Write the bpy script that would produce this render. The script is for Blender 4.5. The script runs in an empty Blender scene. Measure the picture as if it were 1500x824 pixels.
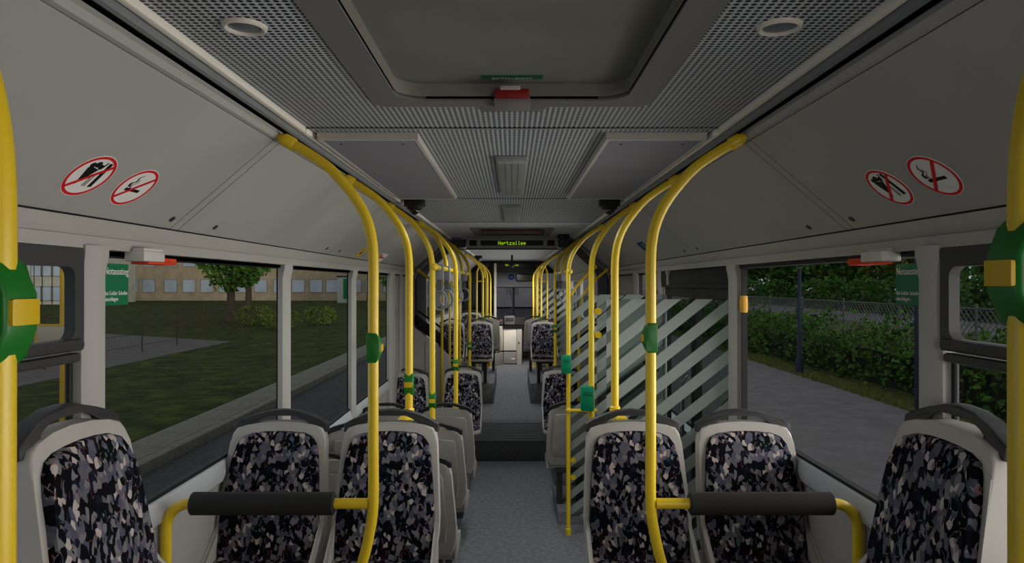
import bpy, bmesh, math, random
from mathutils import Vector, Matrix
random.seed(7)
S = bpy.context.scene
COL = S.collection

# ------------------------------------------------------------ camera, sky, light, exposure
EYE = 2.2
cd = bpy.data.cameras.new('camera'); cam = bpy.data.objects.new('camera', cd); COL.objects.link(cam)
cam.location = (0, 0, EYE); cam.rotation_euler = (math.radians(90.17), 0, 0)
cd.sensor_width = 36; cd.lens = 24.0; cd.clip_start = .02; cd.clip_end = 400
S.camera = cam
S.view_settings.view_transform = 'Standard'; S.view_settings.look = 'None'
S.view_settings.gamma = 1; S.view_settings.use_curve_mapping = False
S.view_settings.exposure = 0.0
w = bpy.data.worlds.new('sky'); S.world = w; w.use_nodes = True
bg = w.node_tree.nodes['Background']
bg.inputs[0].default_value = (.92, .96, 1.0, 1); bg.inputs[1].default_value = .42

def area(name, loc, target, sx, sy, power, col, spread=180):
    l = bpy.data.lights.new(name, 'AREA'); l.shape = 'RECTANGLE'; l.size = sx; l.size_y = sy
    l.energy = power; l.color = col; l.spread = math.radians(spread)
    o = bpy.data.objects.new(name, l); COL.objects.link(o); o.location = loc
    d = Vector(target) - Vector(loc)
    # long side of the strip along Y
    z = -d.normalized(); x = Vector((0, 1, 0)); y = z.cross(x).normalized(); x = y.cross(z)
    o.matrix_world = Matrix.Translation(loc) @ Matrix((x, y, z)).transposed().to_4x4()
    return o
# daylight coming in through the side windows (brighter from the hedge side), plus added fill from the rear
area('daylight_hedge_side', (1.40, 8.2, EYE - .34), (0, 8.2, EYE - .30), 18.4, .80, 134, (1, .96, .91), 105)
area('daylight_lawn_side', (-1.40, 8.2, EYE - .34), (0, 8.2, EYE - .30), 18.4, .80, 18, (.70, .85, 1), 120)
area('rear_fill', (.92, -.95, EYE - .1), (.3, 4, EYE - .2), .5, 1.4, 11, (1, .97, .93))  # added fill lamp before the solid back wall, no window there
sl = bpy.data.lights.new('low_sun', 'SUN'); sl.energy = .8; sl.angle = math.radians(18); sl.color = (1, .95, .88)
so = bpy.data.objects.new('low_sun', sl); COL.objects.link(so)
so.rotation_euler = Vector((-.55, .83, -.13)).to_track_quat('-Z', 'Y').to_euler()
# downlight added below the long ceiling lamps and, without fixtures, further forward
for y, p in ((3.65, 7), (5.5, 9), (7.4, 4), (10.9, 5), (12.9, 6), (14.6, 11)):
    area('ceiling_fill_light', (0, y, EYE + .535 if y < 7 else EYE + .40), (0, y + .0, 0), .9, .12, p, (.93, .97, 1), 150)

area('cab_fill_light', (.15, 15.3, EYE + .38), (-.05, 16.5, 1.0), .5, .2, 11, (1, .95, .87), 110)  # added to brighten the cupboard; the cab has no such lamp

# ------------------------------------------------------------ helpers
def lin(c):
    return tuple(((v / 255) / 12.92 if v / 255 <= .04045 else ((v / 255 + .055) / 1.055) ** 2.4) for v in c)
MATS = {}
def mat(name, rgb, rough=.6, metal=0, spec=.3, var=0, scale=20, emit=0, alpha_glass=None):
    if name in MATS: return MATS[name]
    m = bpy.data.materials.new(name); m.use_nodes = True; MATS[name] = m
    nt = m.node_tree; b = nt.nodes['Principled BSDF']
    c = lin(rgb)
    b.inputs['Base Color'].default_value = (*c, 1)
    b.inputs['Roughness'].default_value = rough; b.inputs['Metallic'].default_value = metal
    b.inputs['Specular IOR Level'].default_value = spec
    if var:
        tc = nt.nodes.new('ShaderNodeTexCoord'); n = nt.nodes.new('ShaderNodeTexNoise')
        n.inputs['Scale'].default_value = scale; n.inputs['Detail'].default_value = 5
        nt.links.new(tc.outputs['Object'], n.inputs['Vector'])
        r = nt.nodes.new('ShaderNodeValToRGB')
        r.color_ramp.elements[0].position = .3; r.color_ramp.elements[1].position = .7
        r.color_ramp.elements[0].color = (*[v * (1 - var) for v in c], 1)
        r.color_ramp.elements[1].color = (*[min(1, v * (1 + var)) for v in c], 1)
        nt.links.new(n.outputs['Fac'], r.inputs['Fac']); nt.links.new(r.outputs['Color'], b.inputs['Base Color'])
    if emit:
        b.inputs['Emission Color'].default_value = (*c, 1); b.inputs['Emission Strength'].default_value = emit
    return m

def glass_mat(name, tint=(.9, .92, .92), gloss=.06):
    m = bpy.data.materials.new(name); m.use_nodes = True; MATS[name] = m
    nt = m.node_tree; nt.nodes.clear()
    out = nt.nodes.new('ShaderNodeOutputMaterial'); mix = nt.nodes.new('ShaderNodeMixShader')
    t = nt.nodes.new('ShaderNodeBsdfTransparent'); t.inputs[0].default_value = (*tint, 1)
    g = nt.nodes.new('ShaderNodeBsdfGlossy'); g.inputs['Roughness'].default_value = .02; g.inputs['Color'].default_value = (.8, .8, .8, 1)
    mix.inputs[0].default_value = gloss
    nt.links.new(t.outputs[0], mix.inputs[1]); nt.links.new(g.outputs[0], mix.inputs[2]); nt.links.new(mix.outputs[0], out.inputs[0])
    return m
glass_mat('window_glass', (.90, .91, .91), .008)
glass_mat('clear_glass', (.8, .83, .82), .03)

def math_node(nt, op, a, b=None, c=None):
    n = nt.nodes.new('ShaderNodeMath'); n.operation = op
    for i, v in enumerate((a, b, c)):
        if v is None: continue
        if isinstance(v, (int, float)): n.inputs[i].default_value = v
        else: nt.links.new(v, n.inputs[i])
    return n.outputs[0]

def striped_glass():
    m = bpy.data.materials.new('striped_glass'); m.use_nodes = True; MATS['striped_glass'] = m
    nt = m.node_tree; nt.nodes.clear()
    out = nt.nodes.new('ShaderNodeOutputMaterial'); mix = nt.nodes.new('ShaderNodeMixShader')
    t = nt.nodes.new('ShaderNodeBsdfTransparent'); t.inputs[0].default_value = (.72, .76, .75, 1)
    b = nt.nodes.new('ShaderNodeBsdfPrincipled'); b.inputs['Base Color'].default_value = (*lin((176, 182, 176)), 1); b.inputs['Roughness'].default_value = .5
    tr = nt.nodes.new('ShaderNodeBsdfTranslucent'); tr.inputs[0].default_value = (*lin((176, 182, 176)), 1)
    mm = nt.nodes.new('ShaderNodeMixShader'); mm.inputs[0].default_value = .4
    nt.links.new(b.outputs[0], mm.inputs[1]); nt.links.new(tr.outputs[0], mm.inputs[2])
    tc = nt.nodes.new('ShaderNodeTexCoord'); sp = nt.nodes.new('ShaderNodeSeparateXYZ'); nt.links.new(tc.outputs['Object'], sp.inputs[0])
    d = math_node(nt, 'SUBTRACT', sp.outputs['Z'], math_node(nt, 'MULTIPLY', sp.outputs['X'], .79))
    f = math_node(nt, 'FRACT', math_node(nt, 'DIVIDE', d, .142))
    k = math_node(nt, 'LESS_THAN', f, .53)
    fac = math_node(nt, 'MULTIPLY', k, .70)
    nt.links.new(fac, mix.inputs[0]); nt.links.new(t.outputs[0], mix.inputs[1]); nt.links.new(mm.outputs[0], mix.inputs[2])
    nt.links.new(mix.outputs[0], out.inputs[0])
striped_glass()

def perforated():
    m = mat('perforated_ceiling', (120, 124, 128), .5)
    nt = m.node_tree; b = nt.nodes['Principled BSDF']
    tc = nt.nodes.new('ShaderNodeTexCoord'); sp = nt.nodes.new('ShaderNodeSeparateXYZ'); nt.links.new(tc.outputs['Object'], sp.inputs[0])
    def cell(o, p):
        return math_node(nt, 'SUBTRACT', math_node(nt, 'FRACT', math_node(nt, 'DIVIDE', o, p)), .5)
    x = cell(sp.outputs['X'], .018); y = cell(sp.outputs['Y'], .0165)
    d = math_node(nt, 'SQRT', math_node(nt, 'ADD', math_node(nt, 'MULTIPLY', x, x), math_node(nt, 'MULTIPLY', y, y)))
    k = math_node(nt, 'LESS_THAN', d, .34)
    mx = nt.nodes.new('ShaderNodeMix'); mx.data_type = 'RGBA'
    mx.inputs['A'].default_value = (*lin((184, 188, 193)), 1); mx.inputs['B'].default_value = (*lin((8, 9, 12)), 1)
    nt.links.new(k, mx.inputs['Factor']); nt.links.new(mx.outputs['Result'], b.inputs['Base Color'])
perforated()

def fabric():
    m = mat('patterned_fabric', (60, 60, 66), .95, spec=.1)
    nt = m.node_tree; b = nt.nodes['Principled BSDF']
    tc = nt.nodes.new('ShaderNodeTexCoord')
    mp = nt.nodes.new('ShaderNodeMapping'); mp.inputs['Scale'].default_value = (1.45, 1.0, .95)
    mp.inputs['Rotation'].default_value = (0, .25, 0)
    nt.links.new(tc.outputs['Object'], mp.inputs[0])
    nz = nt.nodes.new('ShaderNodeTexNoise'); nz.inputs['Scale'].default_value = 26; nz.inputs['Detail'].default_value = 1
    nt.links.new(mp.outputs[0], nz.inputs['Vector'])
    vs = nt.nodes.new('ShaderNodeVectorMath'); vs.operation = 'MULTIPLY_ADD'
    vs.inputs[1].default_value = (.035, .035, .035); nt.links.new(nz.outputs['Color'], vs.inputs[0]); nt.links.new(mp.outputs[0], vs.inputs[2])
    v = nt.nodes.new('ShaderNodeTexVoronoi'); v.inputs['Scale'].default_value = 46; nt.links.new(vs.outputs[0], v.inputs['Vector'])
    r = nt.nodes.new('ShaderNodeValToRGB'); cr = r.color_ramp; cr.interpolation = 'CONSTANT'
    pal = [(0, (10, 11, 18)), (.47, (24, 26, 40)), (.54, (92, 90, 100)), (.68, (78, 78, 95)), (.79, (116, 111, 115)), (.92, (178, 165, 160))]
    cr.elements[0].color = (*lin(pal[0][1]), 1); cr.elements[1].position = pal[1][0]; cr.elements[1].color = (*lin(pal[1][1]), 1)
    for p, c in pal[2:]:
        e = cr.elements.new(p); e.color = (*lin(c), 1)
    sx = nt.nodes.new('ShaderNodeSeparateColor'); nt.links.new(v.outputs['Color'], sx.inputs[0]); nt.links.new(sx.outputs[0], r.inputs[0])
    # thin pale threads between some of the patches
    v2 = nt.nodes.new('ShaderNodeTexVoronoi'); v2.feature = 'DISTANCE_TO_EDGE'; v2.inputs['Scale'].default_value = 17; nt.links.new(vs.outputs[0], v2.inputs['Vector'])
    k = math_node(nt, 'LESS_THAN', v2.outputs['Distance'], .018)
    k = math_node(nt, 'MULTIPLY', k, math_node(nt, 'GREATER_THAN', sx.outputs[1], .55))
    n2 = nt.nodes.new('ShaderNodeTexNoise'); n2.inputs['Scale'].default_value = 9; nt.links.new(mp.outputs[0], n2.inputs['Vector'])
    r2 = nt.nodes.new('ShaderNodeValToRGB'); r2.color_ramp.elements[0].color = (*lin((150, 70, 60)), 1); r2.color_ramp.elements[1].color = (*lin((90, 130, 140)), 1)
    r2.color_ramp.elements[0].position = .42; r2.color_ramp.elements[1].position = .58
    e = r2.color_ramp.elements.new(.5); e.color = (*lin((180, 170, 160)), 1)
    nt.links.new(n2.outputs['Fac'], r2.inputs[0])
    mx = nt.nodes.new('ShaderNodeMix'); mx.data_type = 'RGBA'
    nt.links.new(math_node(nt, 'MULTIPLY', k, .45), mx.inputs['Factor']); nt.links.new(r.outputs[0], mx.inputs['A']); nt.links.new(r2.outputs[0], mx.inputs['B'])
    nt.links.new(mx.outputs['Result'], b.inputs['Base Color'])
fabric()

SHELL = mat('grey_plastic', (176, 171, 164), .5, var=.06, scale=6)
PANEL = mat('cove_panel', (172, 169, 164), .6, var=.04, scale=3)
WALLM = mat('wall_panel', (160, 157, 152), .6, var=.05, scale=8)
PILLAR = mat('pillar_plastic', (172, 168, 162), .5)
RAILCOVE = mat('ceiling_edge', (124, 126, 129), .5, var=.05, scale=30)
WHITE = mat('white_edge', (244, 236, 224), .5)
DARK = mat('black_rubber', (26, 26, 27), .6)
DARKG = mat('dark_grey_plastic', (58, 57, 58), .5)
HANDLE = mat('handle_plastic', (50, 49, 50), .5)
YEL = mat('yellow_tube', (232, 196, 36), .35, spec=.5)
YELD = mat('yellow_button', (214, 176, 20), .4)
GREEN = mat('green_button_box', (22, 112, 30), .4, spec=.5)
TEAL = mat('validator_green', (0, 128, 88), .45)
FAB = MATS['patterned_fabric']
FLOORM = mat('floor_lino', (124, 124, 127), .75, var=.25, scale=25)
STEP = mat('rubber_mat', (70, 70, 72), .7, var=.2, scale=40)
PAD = mat('foam_padding', (40, 39, 38), .8)
SILVER = mat('sill_strip', (188, 190, 194), .4)
METAL = mat('brushed_metal', (130, 130, 132), .4, metal=.6)
SIGNW = mat('sign_white', (238, 234, 228), .6)
SIGNR = mat('sign_red', (214, 20, 28), .6)
SIGNB = mat('sign_black', (12, 12, 14), .6)
EXITG = mat('exit_green', (0, 112, 68), .5)
ORANGE = mat('hammer_orange', (226, 66, 24), .5)

def link(o, parent=None):
    COL.objects.link(o)
    if parent is not None: o.parent = parent
    return o
def tag(o, label=None, cat=None, group=None, kind=None):
    if label: o['label'] = label
    if cat: o['category'] = cat
    if group: o['group'] = group
    if kind: o['kind'] = kind
    return o
def thing(name, label, cat, loc=(0, 0, 0), rz=0, group=None):
    o = bpy.data.objects.new(name, None); o.empty_display_size = .1; link(o)
    o.location = loc; o.rotation_euler = (0, 0, rz)
    return tag(o, label, cat, group)
def copy_thing(root, loc, rz, label, group=None, scale=None):
    def cp(o, par):
        c = o.copy(); COL.objects.link(c)
        if par is not None: c.parent = par
        for ch in o.children: cp(ch, c)
        return c
    kids = list(root.children)
    r = root.copy(); COL.objects.link(r)
    for ch in kids: cp(ch, r)
    r.location = loc; r.rotation_euler = (0, 0, rz); r['label'] = label
    if group: r['group'] = group
    return r
def build(name, bm, m, parent=None, loc=None, smooth=40):
    me = bpy.data.meshes.new(name)
    bmesh.ops.recalc_face_normals(bm, faces=bm.faces)
    bm.to_mesh(me); bm.free(); me.materials.append(m)
    if smooth:
        me.shade_smooth(); me.set_sharp_from_angle(angle=math.radians(smooth))
    o = bpy.data.objects.new(name, me); link(o, parent)
    if loc: o.location = loc
    return o
def struct(name, bm, m, smooth=40, loc=None, label=None):
    o = build(name, bm, m, loc=loc, smooth=smooth); o['kind'] = 'structure'
    if label: o['label'] = label
    return o
def B(): return bmesh.new()
def box(bm, x0, x1, y0, y1, z0, z1, bev=0, seg=2, M=None):
    vs = [bm.verts.new((x, y, z)) for x in (x0, x1) for y in (y0, y1) for z in (z0, z1)]
    fs = [bm.faces.new([vs[i] for i in f]) for f in ((0, 1, 3, 2), (4, 6, 7, 5), (0, 4, 5, 1), (2, 3, 7, 6), (0, 2, 6, 4), (1, 5, 7, 3))]
    if bev:
        es = list({e for f in fs for e in f.edges})
        r = bmesh.ops.bevel(bm, geom=es, offset=bev, segments=seg, affect='EDGES', profile=.5)
        vs = list({v for f in r['faces'] for v in f.verts} | {v for v in vs if v.is_valid})
    if M is not None:
        for v in vs: v.co = M @ v.co
    return vs
def prism(bm, pts, d0, d1, fn, bev=0, seg=2):
    """outline pts (u,v) swept from d0 to d1; fn(u,v,d) gives the place"""
    a = [bm.verts.new((u, d0, v)) for u, v in pts]; b = [bm.verts.new((u, d1, v)) for u, v in pts]
    n = len(pts)
    fa = bm.faces.new(a); fb = bm.faces.new(b[::-1])
    for i in range(n): bm.faces.new((a[i], b[i], b[(i + 1) % n], a[(i + 1) % n]))
    vs = a + b
    if bev:
        es = list(set(fa.edges) | set(fb.edges))
        r = bmesh.ops.bevel(bm, geom=es, offset=bev, segments=seg, affect='EDGES', profile=.5)
        vs = {v for f in r['faces'] for v in f.verts} | {v for v in vs if v.is_valid}
    for v in vs: v.co = Vector(fn(v.co.x, v.co.z, v.co.y))
XZ = lambda u, v, d: (u, d, v)
YZ = lambda u, v, d: (d, u, v)
XY = lambda u, v, d: (u, v, d)
def tube(bm, pts, r, seg=12, cap=True):
    pts = [Vector(p) for p in pts]; n = len(pts); rings = []
    rr = r if isinstance(r, (list, tuple)) else [r] * n
    t0 = (pts[1] - pts[0]).normalized()
    up = Vector((0, 1, 0)) if abs(t0.y) < .9 else Vector((1, 0, 0))
    nrm = (up - t0 * up.dot(t0)).normalized()
    for i, p in enumerate(pts):
        t = ((pts[min(i + 1, n - 1)] - p).normalized() + (p - pts[max(i - 1, 0)]).normalized()).normalized() if 0 < i < n - 1 else (pts[1] - pts[0] if i == 0 else pts[-1] - pts[-2]).normalized()
        nrm = (nrm - t * nrm.dot(t)).normalized(); bi = t.cross(nrm)
        rings.append([bm.verts.new(p + (nrm * math.cos(2 * math.pi * k / seg) + bi * math.sin(2 * math.pi * k / seg)) * rr[i]) for k in range(seg)])
    for a, b in zip(rings, rings[1:]):
        for k in range(seg): bm.faces.new((a[k], a[(k + 1) % seg], b[(k + 1) % seg], b[k]))
    if cap: bm.faces.new(rings[0][::-1]); bm.faces.new(rings[-1])
def curve(pts, n=6):
    """Catmull-Rom through the points"""
    P = [Vector(p) for p in pts]; P = [2 * P[0] - P[1]] + P + [2 * P[-1] - P[-2]]
    out = []
    for i in range(1, len(P) - 2):
        a, b, c, d = P[i - 1:i + 3]
        for k in range(n):
            t = k / n
            out.append(.5 * (2 * b + (c - a) * t + (2 * a - 5 * b + 4 * c - d) * t * t + (3 * b - a - 3 * c + d) * t ** 3))
    out.append(P[-2]); return out
def rrect(x0, x1, y0, y1, r, n=6):
    out = []
    for cx, cy, a in ((x1 - r, y1 - r, 0), (x0 + r, y1 - r, 90), (x0 + r, y0 + r, 180), (x1 - r, y0 + r, 270)):
        for k in range(n + 1):
            t = math.radians(a + 90 * k / n); out.append((cx + r * math.cos(t), cy + r * math.sin(t)))
    return out
def frame(bm, outer, inner, d0, d1, fn):
    n = len(outer); ring = []
    for pts, d in ((outer, d0), (inner, d0), (inner, d1), (outer, d1)):
        ring.append([bm.verts.new(fn(u, v, d)) for u, v in pts])
    for j in range(4):
        a, b = ring[j], ring[(j + 1) % 4]
        for i in range(n): bm.faces.new((a[i], a[(i + 1) % n], b[(i + 1) % n], b[i]))
def ball(bm, c, r, M=None, seg=12):
    m = Matrix.Translation(c) @ (M or Matrix.Identity(4))
    bmesh.ops.create_uvsphere(bm, u_segments=seg, v_segments=8, radius=r, matrix=m)
def cyl(bm, p, q, r, seg=20): tube(bm, [p, q], r, seg)
def lettering(name, text, size, fn, m, parent, align='LEFT', depth=.0012, width=None):
    """text laid out in (u,v), placed by fn(u,v,d)"""
    cu = bpy.data.curves.new('lettering', 'FONT'); cu.body = text; cu.size = size; cu.align_x = align; cu.extrude = depth / 2; cu.resolution_u = 2
    o = bpy.data.objects.new('lettering', cu); COL.objects.link(o)
    dg = bpy.context.evaluated_depsgraph_get()
    me = bpy.data.meshes.new_from_object(o.evaluated_get(dg))
    bpy.data.objects.remove(o)
    kx = width / max(v.co.x for v in me.vertices) if width else 1
    for v in me.vertices: v.co = Vector(fn(v.co.x * kx, v.co.y, v.co.z + depth / 2))
    me.materials.clear(); me.materials.append(m); me.name = name
    ob = bpy.data.objects.new(name, me); link(ob, parent); return ob

# ============================================================ THE BUS: SHELL
Z = EYE                                     # heights measured from the eye: Z + dz
REAR, ART0, ART1, FRONT = -1.0, 8.45, 9.6, 18.2
def profile(bm, pts, y0, y1, t=.02):
    """sheet with an (x,z) profile run along the bus, thickened outward (to the right of travel)"""
    n = len(pts); off = []
    for i in range(n):
        a = Vector(pts[max(i - 1, 0)]); b = Vector(pts[min(i + 1, n - 1)]); d = (b - a).normalized()
        off.append((pts[i][0] + d.y * t, pts[i][1] - d.x * t))
    poly = list(pts) + off[::-1]
    prism(bm, poly, y0, y1, XZ)
def mir(pts, s): return [(s * x, z) for x, z in pts]
# floor and podiums
bm = B(); box(bm, -1.3, 1.3, REAR, 8.5, -.06, 0); struct('floor', bm, FLOORM)
bm = B(); box(bm, -1.3, 1.3, 9.75, FRONT, .19, .25); box(bm, -1.3, 1.3, 8.52, 9.75, .06, .246); struct('floor_2', bm, FLOORM)
bm = B(); box(bm, -1.28, 1.28, 8.46, 8.55, 0, .235, .012); box(bm, -1.28, 1.28, 8.46, 9.62, .236, .254, .008)
for i in range(7): box(bm, -1.28, 1.28, 8.6 + i * .145, 8.615 + i * .145, .25, .257)
struct('trim_1', bm, STEP, label='black rubber step and mat over the articulation joint')
bm = B()
for s in (-1, 1):
    x0, x1 = sorted((s * .30, s * 1.3)); box(bm, x0, x1, REAR, 3.45, 0, .62, .015)
    x0, x1 = sorted((s * .30, s * 1.3)); box(bm, x0, x1, 11.1, 13.3, .25, .58, .015)
    x0, x1 = sorted((s * .46, s * 1.24)); box(bm, x0, x1, 7.2, 8.0, 0, .24, .01)
box(bm, -1.24, -.47, 3.45, 6.4, 0, .20, .01)
box(bm, .42, 1.3, 6.25, 7.05, 0, .12, .01)
struct('floor_3', bm, FLOORM, label='raised seat podiums over the wheels')
# lower walls, headers
SILL, HEAD = Z - .749, Z + .098
bm = B()
def side_wall(bm, s, spans, y0, y1, sill=SILL):
    """wall band with window openings; spans = list of (ya, yb)"""
    X0, X1 = sorted((s * 1.24, s * 1.262))
    cur = y0
    for ya, yb in spans:
        if ya > cur: box(bm, X0, X1, cur, ya, .0, HEAD)
        box(bm, X0, X1, ya, yb, 0, LOW if s < 0 and 3.6 < ya < 7 else sill)
        cur = yb
    if y1 > cur: box(bm, X0, X1, cur, y1, 0, HEAD)
WIN_L = [(.45, 1.97), (2.02, 3.665), (3.685, 5.225), (5.245, 6.84)]
LOW = Z - .965                               # the windows past the wheel podium reach lower
WIN_R = [(.45, 1.97), (2.02, 3.68), (5.72, 6.62)]
WIN_F = [(9.85, 12.3), (12.4, 14.3), (14.4, 16.3)]
side_wall(bm, -1, WIN_L, REAR, ART0); side_wall(bm, -1, WIN_F, ART1, FRONT, Z - .61)
struct('wall_left', bm, WALLM)
bm = B()
X0, X1 = 1.25, 1.31
side_wall(bm, 1, WIN_R[:2], REAR, 3.80); side_wall(bm, 1, WIN_R[2:], 5.60, ART0); side_wall(bm, 1, WIN_F, ART1, FRONT, Z - .61)
struct('wall_right', bm, WALLM)
bm = B(); box(bm, -1.3, 1.3, REAR - .06, REAR, 0, Z + .62); struct('wall_back', bm, WALLM)
# header band under the cove, cove panels, lip, groove, ceiling edge
HEADP = [(1.25, Z + .098), (1.235, Z + .105), (1.222, Z + .12), (1.2, Z + .186)]
for s, side in ((-1, 'left'), (1, 'right')):
    for y0, y1 in ((REAR, ART0), (ART1, 17.0)):
        bm = B(); profile(bm, mir(HEADP, s), y0, y1, .025 * s)
        box(bm, *sorted((s * 1.2, s * 1.31)), y0, y1, Z + .10, Z + .135)
        struct('trim_2', bm, PILLAR, label='light header band over the windows')
        bm = B(); box(bm, *sorted((s * 1.232, s * 1.30)), y0, y1, Z + .082, Z + .0985); struct('trim_3', bm, DARK)  # dark strip that paints in the shade under the header
    seams = [REAR, 2.395, 2.45, 4.42, 4.47, 6.40, 6.45, ART0]
    seams2 = [ART1, 11.9, 11.95, 13.9, 13.95, 17.0]
    a = Vector((1.2, Z + .192)); b = Vector((.838, Z + .502))
    for L in (seams, seams2):
        for y0, y1 in zip(L, L[1:]):
            bm = B(); profile(bm, mir([tuple(a), tuple(b)], s), y0 + .003, y1 - .003, .012 * s); struct('trim_4', bm, PANEL, label='sloping cove panel above the windows')
        bm = B(); profile(bm, mir([(1.23, Z + .17), (.845, Z + .53)], s), L[0], L[-1], .01 * s); struct('trim_5', bm, DARK)
        bm = B(); profile(bm, mir([(.838, Z + .505), (.826, Z + .508), (.817, Z + .523), (.822, Z + .54)], s), L[0], L[-1], .006 * s); struct('trim_6', bm, PANEL)
        bm = B(); profile(bm, mir([(.825, Z + .55), (.797, Z + .548), (.79, Z + .552)], s), L[0], L[-1], .006 * s); struct('trim_7', bm, DARK)
        bm = B(); profile(bm, mir([(.797, Z + .538), (.786, Z + .541), (.772, Z + .566), (.77, Z + .572)], s), L[0], L[-1], .006 * s); struct('trim_8', bm, RAILCOVE)
    for y0, y1 in ((REAR, 2.49), (2.5, 4.56), (4.57, ART0), (ART1, 17.0)):
        bm = B(); box(bm, *sorted((s * .752, s * .772)), y0, y1, Z + .550, Z + .574, .004); struct('trim_9', bm, WHITE, label='pale trim strip at the ceiling edge')  # plain white edge trim, no lamp behind it
    # recessed locks in the cove panels
    d = (b - a).normalized(); n = Vector((-d.y, d.x))
    if n.y > 0: n = -n
    for i, y in enumerate((2.34, 2.68, 4.30, 4.62)):
        p = a + d * .045; c = Vector((s * p.x, y, p.y)); nn = Vector((s * n.x, 0, n.y))
        bm = B(); tube(bm, [c - nn * .004, c + nn * .003, c + nn * .003, c + nn * .001], [.012, .012, .008, .006], 16)
        t = build('panel_lock', bm, DARKG); tag(t, None, 'lock')
        t['label'] = ['round lock low on the cove, just %s the %s seam on the %s side' % (w_, q, 'lawn' if s < 0 else 'hedge') for w_, q in (('before', 'first'), ('past', 'first'), ('before', 'second'), ('past', 'second'))][i]

# ceiling
bm = B()
HX, HY0, HY1 = .40, .95, 2.13
ceil_t = (Z + .57, Z + .575)
def slab(y0, y1, x0=-.775, x1=.775): box(bm, x0, x1, y0, y1, *ceil_t)
slab(REAR, HY0); slab(HY0, HY1, -.775, -HX); slab(HY0, HY1, HX, .775); slab(HY1, 2.488)
slab(2.50, 4.555); slab(4.567, 6.325)
struct('ceiling', bm, MATS['perforated_ceiling'], 0)
GREYC = mat('ceiling_plain', (200, 203, 208), .5, var=.05, scale=6)
bm = B(); slab(6.335, 6.95); slab(6.95, 8.05, -.775, -.42); slab(6.95, 8.05, .42, .775); slab(8.05, FRONT)
struct('ceiling_2', bm, GREYC)
bm = B(); box(bm, -.78, .78, REAR, FRONT, Z + .70, Z + .72)
box(bm, -1.32, -.77, REAR, FRONT, Z + .70, Z + .72); box(bm, .77, 1.32, REAR, FRONT, Z + .70, Z + .72)
for s in (-1, 1): box(bm, *sorted((s * 1.31, s * 1.33)), REAR, FRONT, Z + .13, Z + .72)
for y in (2.494, 4.561, 6.33): box(bm, -.775, .775, y - .02, y + .02, Z + .577, Z + .582)
struct('ceiling_3', bm, DARK)
bm = B()
for y in (2.494, 4.561, 6.33): box(bm, -.752, .752, y + .003, y + .010, Z + .566, Z + .5695)
struct('trim_10', bm, RAILCOVE)

# window frames, glass and pillars
PZ = [(0, 0)]
def pillar(s, y0, y1, name, ztop=HEAD + .01, zb=SILL - .3, x_in=1.185):
    """post with a flared head, seen between two windows"""
    bm = B()
    ys = (y1 - y0)
    lev = [(zb, 0), (ztop - .085, 0), (ztop - .055, .010), (ztop - .03, .022), (ztop, .024)]
    prof = lambda g: [(x_in + .02 - g * .5, y0), (x_in - g * .5, y0 + ys * .30), (x_in - g * .5, y1 - ys * .12), (x_in + .012, y1), (1.245, y1), (1.245, y0)]
    rings = []
    for z, g in lev: rings.append([bm.verts.new((s * x, y, z)) for x, y in prof(g)])
    for a, b in zip(rings, rings[1:]):
        for i in range(6): bm.faces.new((a[i], a[(i + 1) % 6], b[(i + 1) % 6], b[i]))
    bm.faces.new(rings[0]); bm.faces.new(rings[-1])
    o = struct(name, bm, PILLAR); o['label'] = 'light grey window pillar with a flared head'
for s in (-1, 1):
    pillar(s, 1.91, 2.0, 'trim_11')
for y0, y1, zb in ((3.63, 3.715, SILL - .5), (5.19, 5.275, LOW - .3), (6.79, 6.90, LOW - .3)): pillar(-1, y0, y1, 'trim_11', zb=zb, x_in=1.2)
pillar(1, 3.70, 3.80, 'trim_11', x_in=1.2); pillar(1, 6.62, 6.74, 'trim_11', x_in=1.2); pillar(1, 5.60, 5.70, 'trim_11', x_in=1.22)
wn = 0
GL = MATS['window_glass']
for s, wins in ((-1, WIN_L), (1, WIN_R)):
    for i, (y0, y1) in enumerate(wins):
        wn += 1
        x = s * 1.248; zs = LOW if s < 0 and y0 > 3.6 else SILL
        bm = B()
        o = [(y0, zs), (y1, zs), (y1, HEAD), (y0, HEAD)]; g = .014
        n_ = [(y0 + g, zs + g), (y1 - g, zs + g), (y1 - g, HEAD - g), (y0 + g, HEAD - g)]
        frame(bm, o, n_, x - .012, x + .016, YZ)
        fr = struct('window_%d' % wn, bm, DARK)
        bm = B(); box(bm, x - .003, x + .003, y0 + .005, y1 - .005, zs + .005, HEAD - .005); build('pane', bm, GL, fr, smooth=0)
        if i == 0:      # tilting upper sash in a thick dark frame
            bm = B(); za = Z - .165
            frame(bm, rrect(y0, 1.907, za - .02, HEAD, .01), rrect(y0 + .05, 1.868, za + .012, HEAD - .052, .03), s * 1.195, s * 1.225, YZ)
            box(bm, *sorted((s * 1.185, s * 1.235)), y0, 1.90, za - .018, za + .014, .010)
            box(bm, *sorted((s * 1.195, s * 1.24)), y0, 1.90, za - .052, za - .026, .010)
            build('hopper_sash', bm, DARKG, fr)
            bm = B(); box(bm, *sorted((s * 1.224, s * 1.24)), 1.89, 1.908, SILL, za - .03, .006); build('frame_post', bm, DARK, fr)
        wn_ = wn
for s, side in ((-1, 'l'), (1, 'r')):
    for y0, y1 in WIN_F:
        wn += 1; x = s * 1.28; zz = Z - .61
        bm = B(); frame(bm, rrect(y0 - .05, y1 + .05, zz - .05, HEAD + .03, .01), rrect(y0 + .02, y1 - .02, zz + .02, HEAD - .05, .12), x - s * .05, x, YZ)
        fr = struct('window_%d' % wn, bm, PILLAR)
        bm = B(); box(bm, x - .003, x + .003, y0, y1, zz, HEAD); build('pane', bm, GL, fr, smooth=0)
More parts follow.
